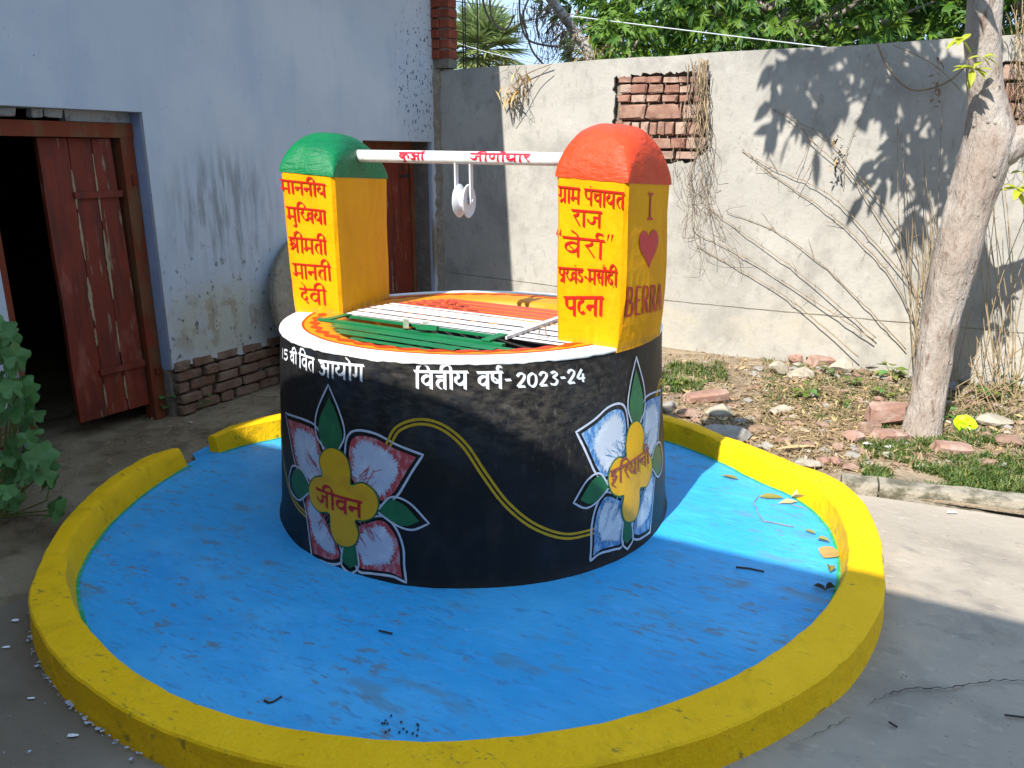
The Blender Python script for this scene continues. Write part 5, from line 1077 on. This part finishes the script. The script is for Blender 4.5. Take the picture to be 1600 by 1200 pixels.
flat_leaf(1296, 866, 8, .075, .055, M['leaf_dry'], 'orange tan flat leaf against the inner kerb', .25, shape=[.8, 1, 1, .9, .5])
flat_leaf(1297, 890, 70, .05, .035, M['leaf_olive'], 'curled olive leaf at the shade line against the kerb', 1.1)
flat_leaf(1281, 921, -50, .05, .022, M['leaf_dark'], 'dark folded leaf in the shade by the kerb', 1.1)
flat_leaf(1298, 921, 20, .045, .03, M['leaf_dark'], 'black crumpled leaf touching the inner kerb', 1.2)
def stick(pts, r_, label, m='vine', z=.009, name='twig'):
    mb = MB(); mb.tube([G(u, v, z) for u, v in pts], r_, 6); return tag(mb.build(name, M[m]), label, 'twig')
stick([(1185, 775), (1178, 785), (1183, 800), (1193, 814), (1215, 818), (1240, 823)], .0022, 'long crooked thin twig on the sunlit platform')
stick([(1150, 886), (1170, 888), (1194, 893)], .0035, 'short straight dark stick in the shade on the platform', 'blackiron')
stick([(413, 1094), (420, 1098), (428, 1096), (440, 1088)], .003, 'tiny bent dark twig near the front of the platform', 'blackiron')
stick([(592, 985), (613, 990)], .003, 'tiny straight dark twig in front of the drum', 'blackiron')
stick([(1235, 787), (1245, 791), (1256, 793)], .002, 'short thin twig under the curled tan leaf')
stick([(1389, 1128), (1402, 1136)], .003, 'tiny dark twig on the paving below the crack', 'blackiron', .0)
stick([(1570, 1117), (1610, 1122)], .003, 'dark twig on the paving at the right edge', 'blackiron', .0)
stick([(1270, 1118), (1290, 1105)], .003, 'brown twig on the paving at the kerb foot', 'litter', .0)
mb = MB(); P = G(560, 1128, .008)
for k in range(16):
    q = G(598 + rnd.gauss(0, 4) * 0 + rnd.uniform(-5, 68), 1115 + rnd.uniform(0, 34), .009); mb.tube([q - Vector((.003, 0, 0)), q, q + Vector((.003, 0, 0))], [.001, .004, .001], 6)
tag(mb.build('dropping', M['blackiron'], kind='stuff'), 'small dark droppings at the front of the platform', 'droppings')
hk = MB(); leaf_geo(hk, G(1210, 702, .03), (G(1300, 692, .03) - G(1210, 702, .03)), Vector((0, 0, 1)), .30, .035, 0, .4, .05); tag(hk.build('husk', M['leaf_tan']), 'long dry pale husk lying behind the kerb bend', 'husk')
mb = MB(); P = G(1504, 668, .03); D = 4.0; r6 = random.Random(2); K = 14; pts = []
for rr_, zz_ in ((.02, .05), (.038, .035), (.055, .045), (.06, .02)):
    for k in range(K): t = 2 * math.pi * k / K; pts.append(P + Vector((math.cos(t) * rr_ * r6.uniform(.85, 1.15), -.02 * zz_ + math.sin(t) * rr_ * .35, math.sin(t) * rr_ * r6.uniform(.85, 1.1) + .02)) + Vector((0, -zz_ * r6.uniform(.3, 1), 0)))
mb.add(pts + [P + Vector((0, -.03, .02))], [(i * K + k, i * K + (k + 1) % K, (i + 1) * K + (k + 1) % K, (i + 1) * K + k) for i in range(3) for k in range(K)] + [(k, (k + 1) % K, 4 * K) for k in range(K)])
tag(mb.build('plastic_wrapper', M['lime_plastic']), 'crumpled lime yellow plastic wrapper on the soil right of the tree', 'wrapper')
def paper(u, v, s, label, z=.012):
    P = G(u, v, z); r_ = random.Random(u); mb = MB(); vs = [P + Vector((x * s * r_.uniform(.7, 1.2), y * s * .6 * r_.uniform(.6, 1.2), r_.uniform(0, .4) * s)) for x, y in ((-1, -.6), (0, -1), (1, -.3), (.8, .6), (-.2, .8), (-1, .4))] + [P + Vector((0, 0, s * .5))]
    mb.add(vs, [(i, (i + 1) % 6, 6) for i in range(6)]); tag(mb.build('paper_scrap', M['paper']), label, 'paper')
paper(1354, 695, .030, 'white paper scrap left of the stacked bricks'.replace('left of', 'in front of'), .03); paper(1388, 699, .028, 'torn white scrap at the edge of the grass by the tree foot', .03); paper(1487, 801, .020, 'small white scrap in the gap at the garden kerb', .0)
paper(25, 970, .014, 'white flake on the earth outside the kerb at the far left', -.005); paper(10, 1012, .013, 'white flake below the far left one', -.005); paper(115, 1150, .014, 'white flake nearest the kerb at lower left', -.005); paper(50, 1092, .012, 'white flake midway at lower left', -.005)
# ------------------------------------------------------------------ the foreground tree
TY = 4.22
tb = G(1438, 684, 0.0); tree = thing('pale_tree', 'pale smooth leaning tree trunk with knots standing in the garden at the right', 'tree', tb)
def trunk_pts(L_): return [AT(u, v, Y) for u, v, w, Y in L_], [w / 2 / FPX * (Y * math.cos(PITCH) + (CAM_H - AT(u, v, Y).z) * math.sin(PITCH)) for u, v, w, Y in L_]
tl = [(1434, 700, 70, 4.15), (1440, 675, 58, 4.17), (1452, 610, 58, 4.2), (1462, 540, 62, 4.22), (1476, 470, 70, 4.24), (1494, 400, 78, 4.25), (1508, 340, 76, 4.26), (1528, 280, 84, 4.27), (1545, 225, 90, 4.28), (1543, 170, 66, 4.28), (1538, 120, 58, 4.28), (1535, 60, 58, 4.28), (1540, 0, 56, 4.28), (1548, -80, 54, 4.28), (1560, -200, 48, 4.28), (1560, -380, 40, 4.28)]
tl = [(u, v, w * (.84 + .22 * max(0, (v - 600) / 100)), Y) for u, v, w, Y in tl]; P_, R_ = trunk_pts(tl); cp = crom(P_, 5); cr_ = crom([(r, 0) for r in R_], 5)
mb = MB(); n = 26; vs = []
for i, p in enumerate(cp):
    t = (cp[min(i + 1, len(cp) - 1)] - cp[max(i - 1, 0)]).normalized(); x = t.cross(Vector((0, 1, 0))).normalized(); y = t.cross(x); r0 = cr_[i].x
    for k in range(n):
        a = 2 * math.pi * k / n; d = x * math.cos(a) + y * math.sin(a); q = Vector((d.x * 1.3, d.y * 1.3, p.z * 2.2))
        rr = r0 * (1 + .10 * mnoise.noise(q * 2) + .07 * mnoise.noise(q * 5 + Vector((7, 0, 0))) + .10 * max(0, mnoise.noise(Vector((d.x * 4, d.y * 4, p.z * 9))) - .25))
        vs.append(p + d * rr)
mb.add(vs, [(i * n + k, (i + 1) * n + k, (i + 1) * n + (k + 1) % n, i * n + (k + 1) % n) for i in range(len(cp) - 1) for k in range(n)]); mb.build('trunk', M['bark'], tree, smooth=True)
kn_ = MB(); r7 = random.Random(8)          # knots and warts
for k in range(70):
    i = r7.randrange(3, len(cp) - 20); p = cp[i]; r0 = cr_[i].x; a = r7.uniform(-1.3, 1.3); d = Vector((math.sin(a), -math.cos(a), 0)); c = p + d * r0 * .97 + Vector((0, 0, r7.uniform(-.02, .02))); s = r7.uniform(.004, .011)
    ring = [c + d * 0 + (Vector((math.cos(a), math.sin(a), 0)) * math.cos(t) + Vector((0, 0, 1)) * math.sin(t)) * s for t in [j * math.pi / 3 for j in range(6)]]
    kn_.add(ring + [q * .5 + (c) * .5 + d * s * .7 for q in ring] + [c + d * s * .3], [(j, (j + 1) % 6, 6 + (j + 1) % 6, 6 + j) for j in range(6)] + [(6 + j, 6 + (j + 1) % 6, 12) for j in range(6)])
kn_.build('knot', M['bark'], tree, smooth=True, kind='stuff')
bl_ = [(1556, 235, 66, 4.27), (1588, 222, 52, 4.26), (1612, 212, 44, 4.24), (1650, 195, 40, 4.2), (1720, 150, 36, 4.1)]
P_, R_ = trunk_pts(bl_); mb = MB(); cp2 = crom(P_, 4); mb.tube(cp2, [q.x for q in crom([(r, 0) for r in R_], 4)], 14, True, .06); mb.build('branch', M['bark'], tree, smooth=True)
# sprigs of young leaves on the trunk
def sprig(u, v, Y, n, s, seed, lab):
    r_ = random.Random(seed); P = AT(u, v, Y); m = MB()
    for k in range(n):
        d = Vector((r_.uniform(-1, 1), r_.uniform(-.8, .2), r_.uniform(-.7, .6))); leaf_geo(m, P + rv(r_) * .012, d, Vector((0, -.3, 1)), s * r_.uniform(.7, 1.1), s * .34, 0, .3, .25)
    m.build('leaf_sprig', M['sprig'], tree, label=lab)
sprig(1520, 108, 4.12, 10, .10, 1, 'yellow green leaf tuft on the front of the trunk'); sprig(1504, 62, 4.15, 5, .10, 2, 'small leaf tuft at the wall top level'); sprig(1534, 92, 4.10, 6, .08, 3, None); sprig(1592, 295, 4.2, 8, .11, 4, 'leaf tuft under the side branch'); sprig(1600, 270, 4.3, 6, .09, 9, None)
# canopy above the frame: it throws the leaf shadows on the grey wall
can = MB(); tw = MB(); r8 = random.Random(4); topP = cp[-8]
spots = [(1215, 100, 9, .05), (1250, 110, 40, .12), (1300, 120, 46, .14), (1350, 100, 40, .14), (1290, 75, 20, .12), (1240, 130, 14, .08), (1285, 180, 12, .05), (1310, 155, 8, .04), (1217, 195, 9, .035), (1440, 100, 40, .13), (1475, 130, 30, .10), (1400, 80, 24, .12), (1480, 230, 22, .08), (1450, 170, 34, .11),
         (1400, 165, 22, .09), (1420, 240, 24, .08), (1390, 265, 20, .06), (1375, 275, 12, .05), (1440, 290, 12, .06), (1460, 320, 14, .06), (1432, 345, 14, .05), (1485, 290, 16, .06), (1485, 330, 14, .06), (1380, 140, 12, .07), (1330, 60, 20, .1), (1470, 200, 24, .1)]
for j, (u, v, n, sp_) in enumerate(spots):
    P = ONB(u, v, -.03); t = 2.35 + .25 * ((j * 7) % 5) / 5; 
    if v > 230: t = 2.0 + .1 * (j % 3)
    c = P - L * t
    if c.z < 2.35: c = P - L * ((2.45 - P.z) / -L.z)
    for k in range(int(n * .9)):
        q = c + Vector((r8.gauss(0, sp_), r8.gauss(0, sp_), r8.gauss(0, sp_ * .8))); d = rv(r8, -1.1, .4); leaf_geo(can, q, d, Vector((0, 0, 1)) + rv(r8) * .6, r8.uniform(.13, .19), r8.uniform(.055, .08), r8.choice([0, 1]), .3, .3)
    if j % 2 == 0: tw.tube([topP.lerp(c, .0), topP.lerp(c, .5) + Vector((0, 0, .25)), c], [.03, .016, .004], 6, False)
can.build('crown', [M['leaf_b'], M['leaf_c']], tree); tw.build('bough', M['bark'], tree, smooth=True)
# ------------------------------------------------------------------ thorny canes, stalks and dry vines
def cane(pts, label, b0=-.10, b1=-.2, th=True, r0=.0045):
    P = [ONB(u, v, b1 + (b0 - b1) * i / max(1, len(pts) - 1)) for i, (u, v) in enumerate(pts)]; P = [q + rv(rnd) * .012 if 0 < j < len(P) - 1 else q for j, q in enumerate(P)]; P = [q + rv(rnd) * .004 for q in crom(P, 6)]; mb = MB(); k = len(P)
    if th and r0 > .003:
        for f_ in range(2):
            q0 = P[rnd.randrange(k // 4, k - 6)]; q1 = q0 + AX * rnd.uniform(-.14, -.02) + Vector((0, 0, rnd.uniform(-.02, .14))); mb.tube([q0, q0.lerp(q1, .5) + rv(rnd) * .012, q1], [r0 * .5, r0 * .4, r0 * .2], 5, False)
    mb.tube(P, [r0 * (1 - .6 * i / k) for i in range(k)], 6, True)
    root = thing('thorny_cane', label, 'branch', P[0], 'thorny canes arching in front of the grey wall'); mb.build('stem', M['cane'], root, smooth=True)
    m = MB()
    for i in range(3, k, 3):
        q = P[i]; d = (rv(rnd) + Vector((-.4, -.6, .5))).normalized(); m.tube([q, q + d * rnd.uniform(.015, .04)], [.0022, .0006], 4, False)
        if rnd.random() < .4: d = rv(rnd); m.tube([q, q + d * .05, q + d * .06 + Vector((0, 0, .03))], [.0016, .001, .0006], 4, False)
    m.build('thorn', M['cane'], root, kind='stuff')
C_ = [([(1437, 520), (1393, 439), (1351, 387), (1299, 336), (1243, 294), (1192, 261), (1159, 236)], 'thorny cane whose tip ends highest left of the leaf shadows, lower of a crossing pair'),
 ([(1439, 467), (1402, 420), (1360, 369), (1309, 317), (1262, 285), (1206, 259), (1162, 236)], 'thorny cane running just above the crossing pair, tip meeting it'),
 ([(1439, 481), (1402, 387), (1360, 322), (1323, 271), (1276, 224), (1234, 187), (1208, 170)], 'topmost left thorny cane passing the dried flower tuft'),
 ([(1435, 411), (1379, 322), (1341, 271), (1304, 229), (1267, 201), (1211, 173)], 'highest thorny cane, right of the dried flower tuft'),
 ([(1416, 546), (1369, 495), (1309, 439), (1253, 387), (1201, 357), (1136, 331)], 'thorny cane in the middle of the fan ending beside the hanging vines'),
 ([(1369, 528), (1313, 481), (1234, 411), (1155, 359), (1103, 322)], 'thorny cane reaching into the hanging vine tangle'),
 ([(1365, 532), (1295, 488), (1225, 439), (1159, 399), (1089, 366)], 'second lowest thorny cane of the fan'), ([(1341, 558), (1267, 495), (1206, 453), (1131, 411), (1089, 385)], 'lowest thorny cane, ending nearest the orange capped pillar'),
 ([(1318, 290), (1322, 240), (1345, 180), (1369, 121)], 'upright thin twig rising from the dried flower tuft'), ([(1243, 272), (1262, 225), (1283, 149)], 'thin straight twig crossing the highest canes'), ([(1245, 295), (1275, 240), (1290, 215)], 'short thin twig near the leaf shadow edge')]
for i, (p, lab) in enumerate(C_): cane(p, lab, -.036 - .004 * (i % 3), -.065 - .015 * (i % 4), r0=.0040 if i < 8 else .0022)
mb = MB(); 
for k in range(26): P = ONB(1308 + rnd.uniform(-9, 9), 235 + rnd.uniform(-22, 30), -.14); leaf_geo(mb, P, rv(rnd), Vector((0, 0, 1)), rnd.uniform(.02, .05), .014, rnd.choice([0, 1]), .5, .5)
tag(mb.build('dried_flower_tuft', [M['leaf_dry'], M['leaf_dark']]), 'dried flower tuft caught on the canes against the wall', 'dry flowers')
def stalks(name, label, base, tips, n, r0, m, seed, spread=.08):
    r_ = random.Random(seed); root = thing(name, label, 'dry plant', base); mb = MB()
    for k in range(n):
        u = r_.uniform(tips[0], tips[2]); v = r_.uniform(tips[1], tips[3]); T = ONB(u, v, r_.uniform(-.35, -.08)); B_ = Vector(base) + Vector((r_.gauss(0, spread), r_.gauss(0, spread * .5), 0))
        mid = (B_ + T) / 2 + rv(r_) * .06; P = crom([B_, mid, T], 5); mb.tube(P, [r0 * (1 - .5 * i / len(P)) for i in range(len(P))], 5, False)
        for j in range(2): q = P[r_.randrange(3, len(P))]; mb.tube([q, q + rv(r_, -.2, 1) * .06], [.0014, .0006], 4, False)
    mb.build('stalk', m, root, kind='stuff')
stalks('dry_stalks', 'bundle of dry straw stalks standing behind the trunk', tuple(ONB(1452, 560, -.3).xy) + (.03,), (1395, 150, 1480, 330), 11, .0028, M['cane'], 5)
stalks('dry_stalks', 'low bundle of upright straw stalks just left of the trunk', tuple(ONB(1450, 558, -.25).xy) + (.03,), (1425, 330, 1470, 430), 17, .0030, M['straw'], 6, .05)
stalks('dry_stalks', 'spreading dry straw stalks at the right edge of the yard', tuple(ONB(1560, 600, -.35).xy) + (.03,), (1490, 260, 1660, 520), 20, .0034, M['straw'], 7, .16)
stalks('dry_stalks', 'low tangle of dry stems leaning right of the trunk', tuple(ONB(1530, 640, -.6).xy) + (.03,), (1470, 480, 1680, 600), 16, .0036, M['litter'], 8, .16)
def hang(name, label, n, top, bot, seed, m, r0=.003, b=(-.12, -.04), curl=.05):
    r_ = random.Random(seed); root = thing(name, label, 'vine', ONB((top[0] + top[2]) / 2, top[1], -.05)); mb = MB()
    for k in range(n):
        u0 = r_.uniform(top[0], top[2]); v0 = r_.uniform(top[1], top[3]); u1 = r_.uniform(bot[0], bot[2]); v1 = r_.uniform(bot[1], bot[3]); K = 7; pts = []
        for i in range(K):
            t = i / (K - 1); pts.append(ONB(u0 + (u1 - u0) * t**1.4, v0 + (v1 - v0) * t, r_.uniform(*b)) + rv(r_) * curl * (.3 + t))
        pts.append(pts[-1] + rv(r_) * curl * 2); P = crom(pts, 4); mb.tube(P, [r0 * r_.uniform(.5, 1) * (1 - .5 * i / len(P)) for i in range(len(P))], 4, False)
    mb.build('tendril', m, root, kind='stuff')
hang('hanging_vines', 'dry grey vines hanging over the bare brick patch', 22, (1072, 92, 1108, 104), (1050, 240, 1130, 390), 1, M['vine'], .0035)
hang('hanging_vines', 'pale rope like vine stems at the right side of the brick patch', 9, (1084, 92, 1106, 96), (1086, 200, 1110, 240), 2, M['straw'], .006, curl=.015)
hang('vine_tangle', 'curly tangle of thin dry tendrils below the brick patch', 20, (1050, 250, 1110, 290), (1060, 340, 1150, 420), 3, M['vine'], .0022, curl=.07)
hang('hanging_vines', 'curtain of fine dry vines hanging at the right edge behind the trunk', 42, (1560, -10, 1680, 40), (1560, 140, 1680, 260), 4, M['straw'], .0028, (-.3, -.1), .05)
hang('hanging_vines', 'few thin dry stems hanging at the left end of the wall top', 4, (756, 95, 860, 108), (752, 130, 855, 190), 5, M['vine'], .0030, curl=.03)
mb = MB(); mb.tube(crom([ONB(*q, -.08) for q in ((1370, 66), (1382, 95), (1400, 122), (1425, 140), (1455, 138), (1485, 125), (1512, 100))], 6), .006, 6); mb.tube(crom([ONB(*q, -.09) for q in ((1395, 70), (1430, 85), (1465, 105), (1500, 140))], 6), .003, 6)
for k in range(14):
    u = 1462 + rnd.uniform(-4, 6); v = 90 + k * 6; leaf_geo(mb, ONB(u, v, -.1), rv(rnd), Vector((0, 0, 1)), .05, .016, 0, .8, .6)
tag(mb.build('creeper_loop', M['cane']), 'greenish bare creeper looping from the wall top to the trunk', 'creeper')
mb = MB(); 
for k in range(46):
    u, v = rnd.choice([(792, 150), (800, 138), (812, 118)]); leaf_geo(mb, ONB(u + rnd.gauss(0, 6), v + rnd.gauss(0, 7), -.1), rv(rnd, -1.2, .3), Vector((0, 0, 1)), rnd.uniform(.05, .10), .018, rnd.choice([0, 1]), .5, .4)
mb.mi = 2; mb.tube(crom([ONB(*q, -.07) for q in ((862, 100), (840, 108), (815, 120), (800, 135))], 5), .004, 5); mb.tube(crom([ONB(*q, -.09) for q in ((860, 104), (838, 125), (815, 165), (800, 188))], 5), .003, 5)
tag(mb.build('dry_leaf_bunch', [M['leaf_dry'], M['leaf_tan'], M['vine']]), 'bunch of dried tan leaves hanging near the left end of the grey wall', 'dry leaves')

# ------------------------------------------------------------------ beyond the wall
def crown_tree(name, label, centre, rad, ncl, mats, seed, L_=.17, w=.042, dens=.0, group=None, per=9, wts=(0, 1, 1, 2)):
    r_ = random.Random(seed); root = thing(name, label, 'tree', (centre[0], centre[1], 0), group); mb = MB(); k = 0; tries = 0
    while k < ncl and tries < ncl * 14:
        tries += 1; d = rv(r_); 
        if d.length > 1: continue
        if d.length < .55 and r_.random() < .7: continue
        P = Vector(centre) + Vector((d.x * rad[0], d.y * rad[1], d.z * rad[2]))
        if mnoise.noise(P * 1.1 + Vector((seed, 0, 0))) < dens - .12: continue
        k += 1; ax = (d + Vector((0, 0, .25)) + rv(r_) * .5).normalized(); mi = r_.choice(wts)
        for j in range(per):
            a = rv(r_); dd = (ax * .55 + (a - ax * a.dot(ax)).normalized()); leaf_geo(mb, P, dd, ax + rv(r_) * .2, L_ * r_.uniform(.65, 1.15), w * r_.uniform(.8, 1.2), mi if r_.random() < .8 else r_.choice(wts), .3, .35, 2, [.35, 1, 0])
    mb.build('crown', mats, root)
    tm = MB(); c = Vector(centre); g_ = Vector((centre[0], centre[1], -.05)); tm.tube([g_, g_.lerp(c, .4) + Vector((.1, 0, 0)), c], [.22, .17, .08], 10)
    for j in range(9):
        d = rv(r_, -.3, .8); e = c + Vector((d.x * rad[0] * .8, d.y * rad[1] * .8, d.z * rad[2] * .8)); s = g_.lerp(c, r_.uniform(.55, .95)); tm.tube([s, s.lerp(e, .5) + rv(r_) * .2, e], [.06, .035, .01], 6, False)
    tm.build('trunk', M['bark_dark'], root, smooth=True)
LM = [M['leaf_a'], M['leaf_b'], M['leaf_c'], M['leaf_d']]
crown_tree('mango_tree', 'dense glossy mango tree rising behind the middle of the grey wall', (3.1, 10.2, 3.6), (2.5, 1.8, 2.0), 4300, LM, 1, L_=.135, w=.032, wts=(0, 1, 1, 2, 2))
crown_tree('mango_tree', 'second mango tree behind the wall, right behind the leaning pale trunk', (6.6, 10.0, 3.5), (2.4, 1.9, 2.0), 3800, LM, 2, L_=.135, w=.032, wts=(0, 1, 1, 2, 2))
crown_tree('mango_tree', 'darker leafy tree mass farther behind both mango trees', (4.6, 13.5, 4.2), (4.2, 1.6, 2.9), 2100, LM, 3, L_=.24, w=.07, wts=(3, 0, 0, 1), dens=-.3)
crown_tree('bushy_tree', 'light leafy bush round the foot of the leaning dead trunk beyond the wall', (.98, 8.6, 2.35), (.52, .5, .62), 330, LM, 4, L_=.10, w=.03, wts=(1, 2, 2))
# leaning dead trunk wrapped in creepers
dt = thing('leaning_dead_trunk', 'bare grey trunk leaning over the wall, wrapped in dry creepers', 'tree', (1.05, 8.2, 0)); YD = 8.1
mb = MB(); mb.tube(crom([AT(940, 230, YD), AT(925, 100, YD), AT(905, 60, YD), AT(880, 25, YD), AT(855, -10, YD), AT(800, -90, YD)], 5), .045, 10, True, .1); mb.build('trunk', mat('silver_bark', (.36, .34, .31), .9, [((.2, .18, .15), 12, .45, .65, .8)], [(20, .6, .01)]), dt, smooth=True)
mb = MB(); r9 = random.Random(14)
for k in range(90):
    t = r9.random(); u = 850 + 80 * t + r9.gauss(0, 12); v = 0 + 100 * t + r9.gauss(0, 9); P = AT(u, v, YD - .1); pts = [P]
    for j in range(4): pts.append(pts[-1] + Vector((r9.uniform(-.10, .07), r9.uniform(-.05, .05), r9.uniform(-.12, .05))))
    mb.tube(pts, [.006, .005, .004, .003, .002], 4, False)
for k in range(60):
    u = r9.gauss(915, 28); P = AT(u, r9.uniform(70, 104), YD - .15); mb.mi = 1; leaf_geo(mb, P, rv(r9, -.3, 1), Vector((0, 0, 1)), r9.uniform(.12, .28), .012, 1, .2, .5); mb.mi = 0
mb.build('creeper', [M['vine'], M['leaf_olive']], dt, kind='stuff')
mb = MB()                                    # drooping dead branch with withered leaves
for pts in ([(812, -10), (812, 20), (818, 50), (830, 65), (860, 72), (880, 72)], [(812, 20), (822, 50), (832, 80), (850, 102)], [(830, -10), (818, 20), (822, 45)], [(870, -5), (850, 15), (838, 30), (842, 60)], [(765, 0), (768, 25), (778, 42), (792, 45), (803, 25)], [(753, -5), (760, 20), (768, 36)]):
    mb.tube(crom([AT(u, v, YD - .3) for u, v in pts], 5), .010, 5, False)
for k in range(150):
    u, v = r9.choice([(812, 15), (818, 45), (840, 20), (845, 55), (860, 40), (838, 10), (850, 80), (868, 62)]); P = AT(u + r9.gauss(0, 8), v + r9.gauss(0, 10), YD - .3 + r9.uniform(-.15, .15)); leaf_geo(mb, P, Vector((r9.uniform(-.3, .3), 0, -1)), Vector((1, 0, 0)), r9.uniform(.05, .11), .022, r9.choice([0, 1, 1]), .6, 0)
mb.build('withered_branch', [M['vine'], mat('withered_leaf', (.12, .09, .08), .8)], dt, kind='stuff')
# fan palm
YP = 22.; pc = AT(752, 86, YP); palm = thing('fan_palm', 'fan palm with spiky grey green fronds beyond the end of the wall', 'palm', (pc.x, pc.y, 0))
mb = MB(); mb.tube([(pc.x, pc.y, -.05), (pc.x + .1, pc.y, pc.z * .5), pc], [.24, .2, .22], 12); mb.build('trunk', M['bark_dark'], palm, smooth=True)
r10 = random.Random(31)
for k in range(30):
    a = k * 2.399; el = R(78 - 112 * (k / 30)); d = Vector((math.cos(a) * math.cos(el), math.sin(a) * math.cos(el), math.sin(el))); st_ = pc + Vector((0, 0, .1)); hubp = st_ + d * r10.uniform(.45, .72); m = MB(); m.mi = 0
    m.tube([st_, hubp], [.03, .018], 5, False); side_ = d.cross(Vector((0, 0, 1))); side_ = side_.normalized() if side_.length > .05 else Vector((1, 0, 0)); up2 = side_.cross(d).normalized()
    for j in range(30):
        t = R(-115 + 230 * j / 29); dd = d * math.cos(t) + side_ * math.sin(t) + up2 * .12 * (j % 2); leaf_geo(m, hubp, dd, up2, r10.uniform(.78, 1.05) * (.75 + .25 * math.cos(t)), .065, 1 if (j + k) % 3 else 2, .5, .14, 3, [.3, 1, .8, 0])
    m.build('frond', [M['palm_a'], M['palm_a'], M['palm_b']], palm)
# rebars standing up from the pier, cables across the yard
for i, (u, v0, v1, lab) in enumerate(((724.5, -60, 108, 'thin black iron rod nearest the brick pier'), (728, -60, 110, 'thin black iron rod second from the brick pier'), (746.5, -60, 75, 'single black iron rod farther from the brick pier'))):
    mb = MB(); A0 = ONB(u, v1, .1); B0 = ONB(u + 1, v0, .1); A0 = Vector((A0.x, A0.y, A0.z - (.6 if i == 2 else .05))); mb.tube([A0, Vector((A0.x, A0.y, B0.z))], .0055, 8); tag(mb.build('iron_rod', M['blackiron']), lab, 'iron rod', 'iron rods behind the wall end')
for (p, q, YA, YB, lab) in (((700, 50), (830, 82), 9, 9.2, 'lower white cable slanting behind the palm'), ((650, -14), (1700, 112), 8.5, 7.6, 'upper white cable crossing in front of the trees')):
    A0 = AT(*p, YA); B0 = AT(*q, YB); e = (B0 - A0); A1 = A0 - e * .6; B1 = B0 + e * .6
    if 'lower' in lab: B1 = AT(868, 104, 9.3)
    mb = MB(); mb.tube([A1.lerp(B1, k / 12) - Vector((0, 0, .06 * math.sin(math.pi * k / 12))) for k in range(13)], .005, 6); tag(mb.build('cable', M['cable']), lab, 'cable', 'white cables')
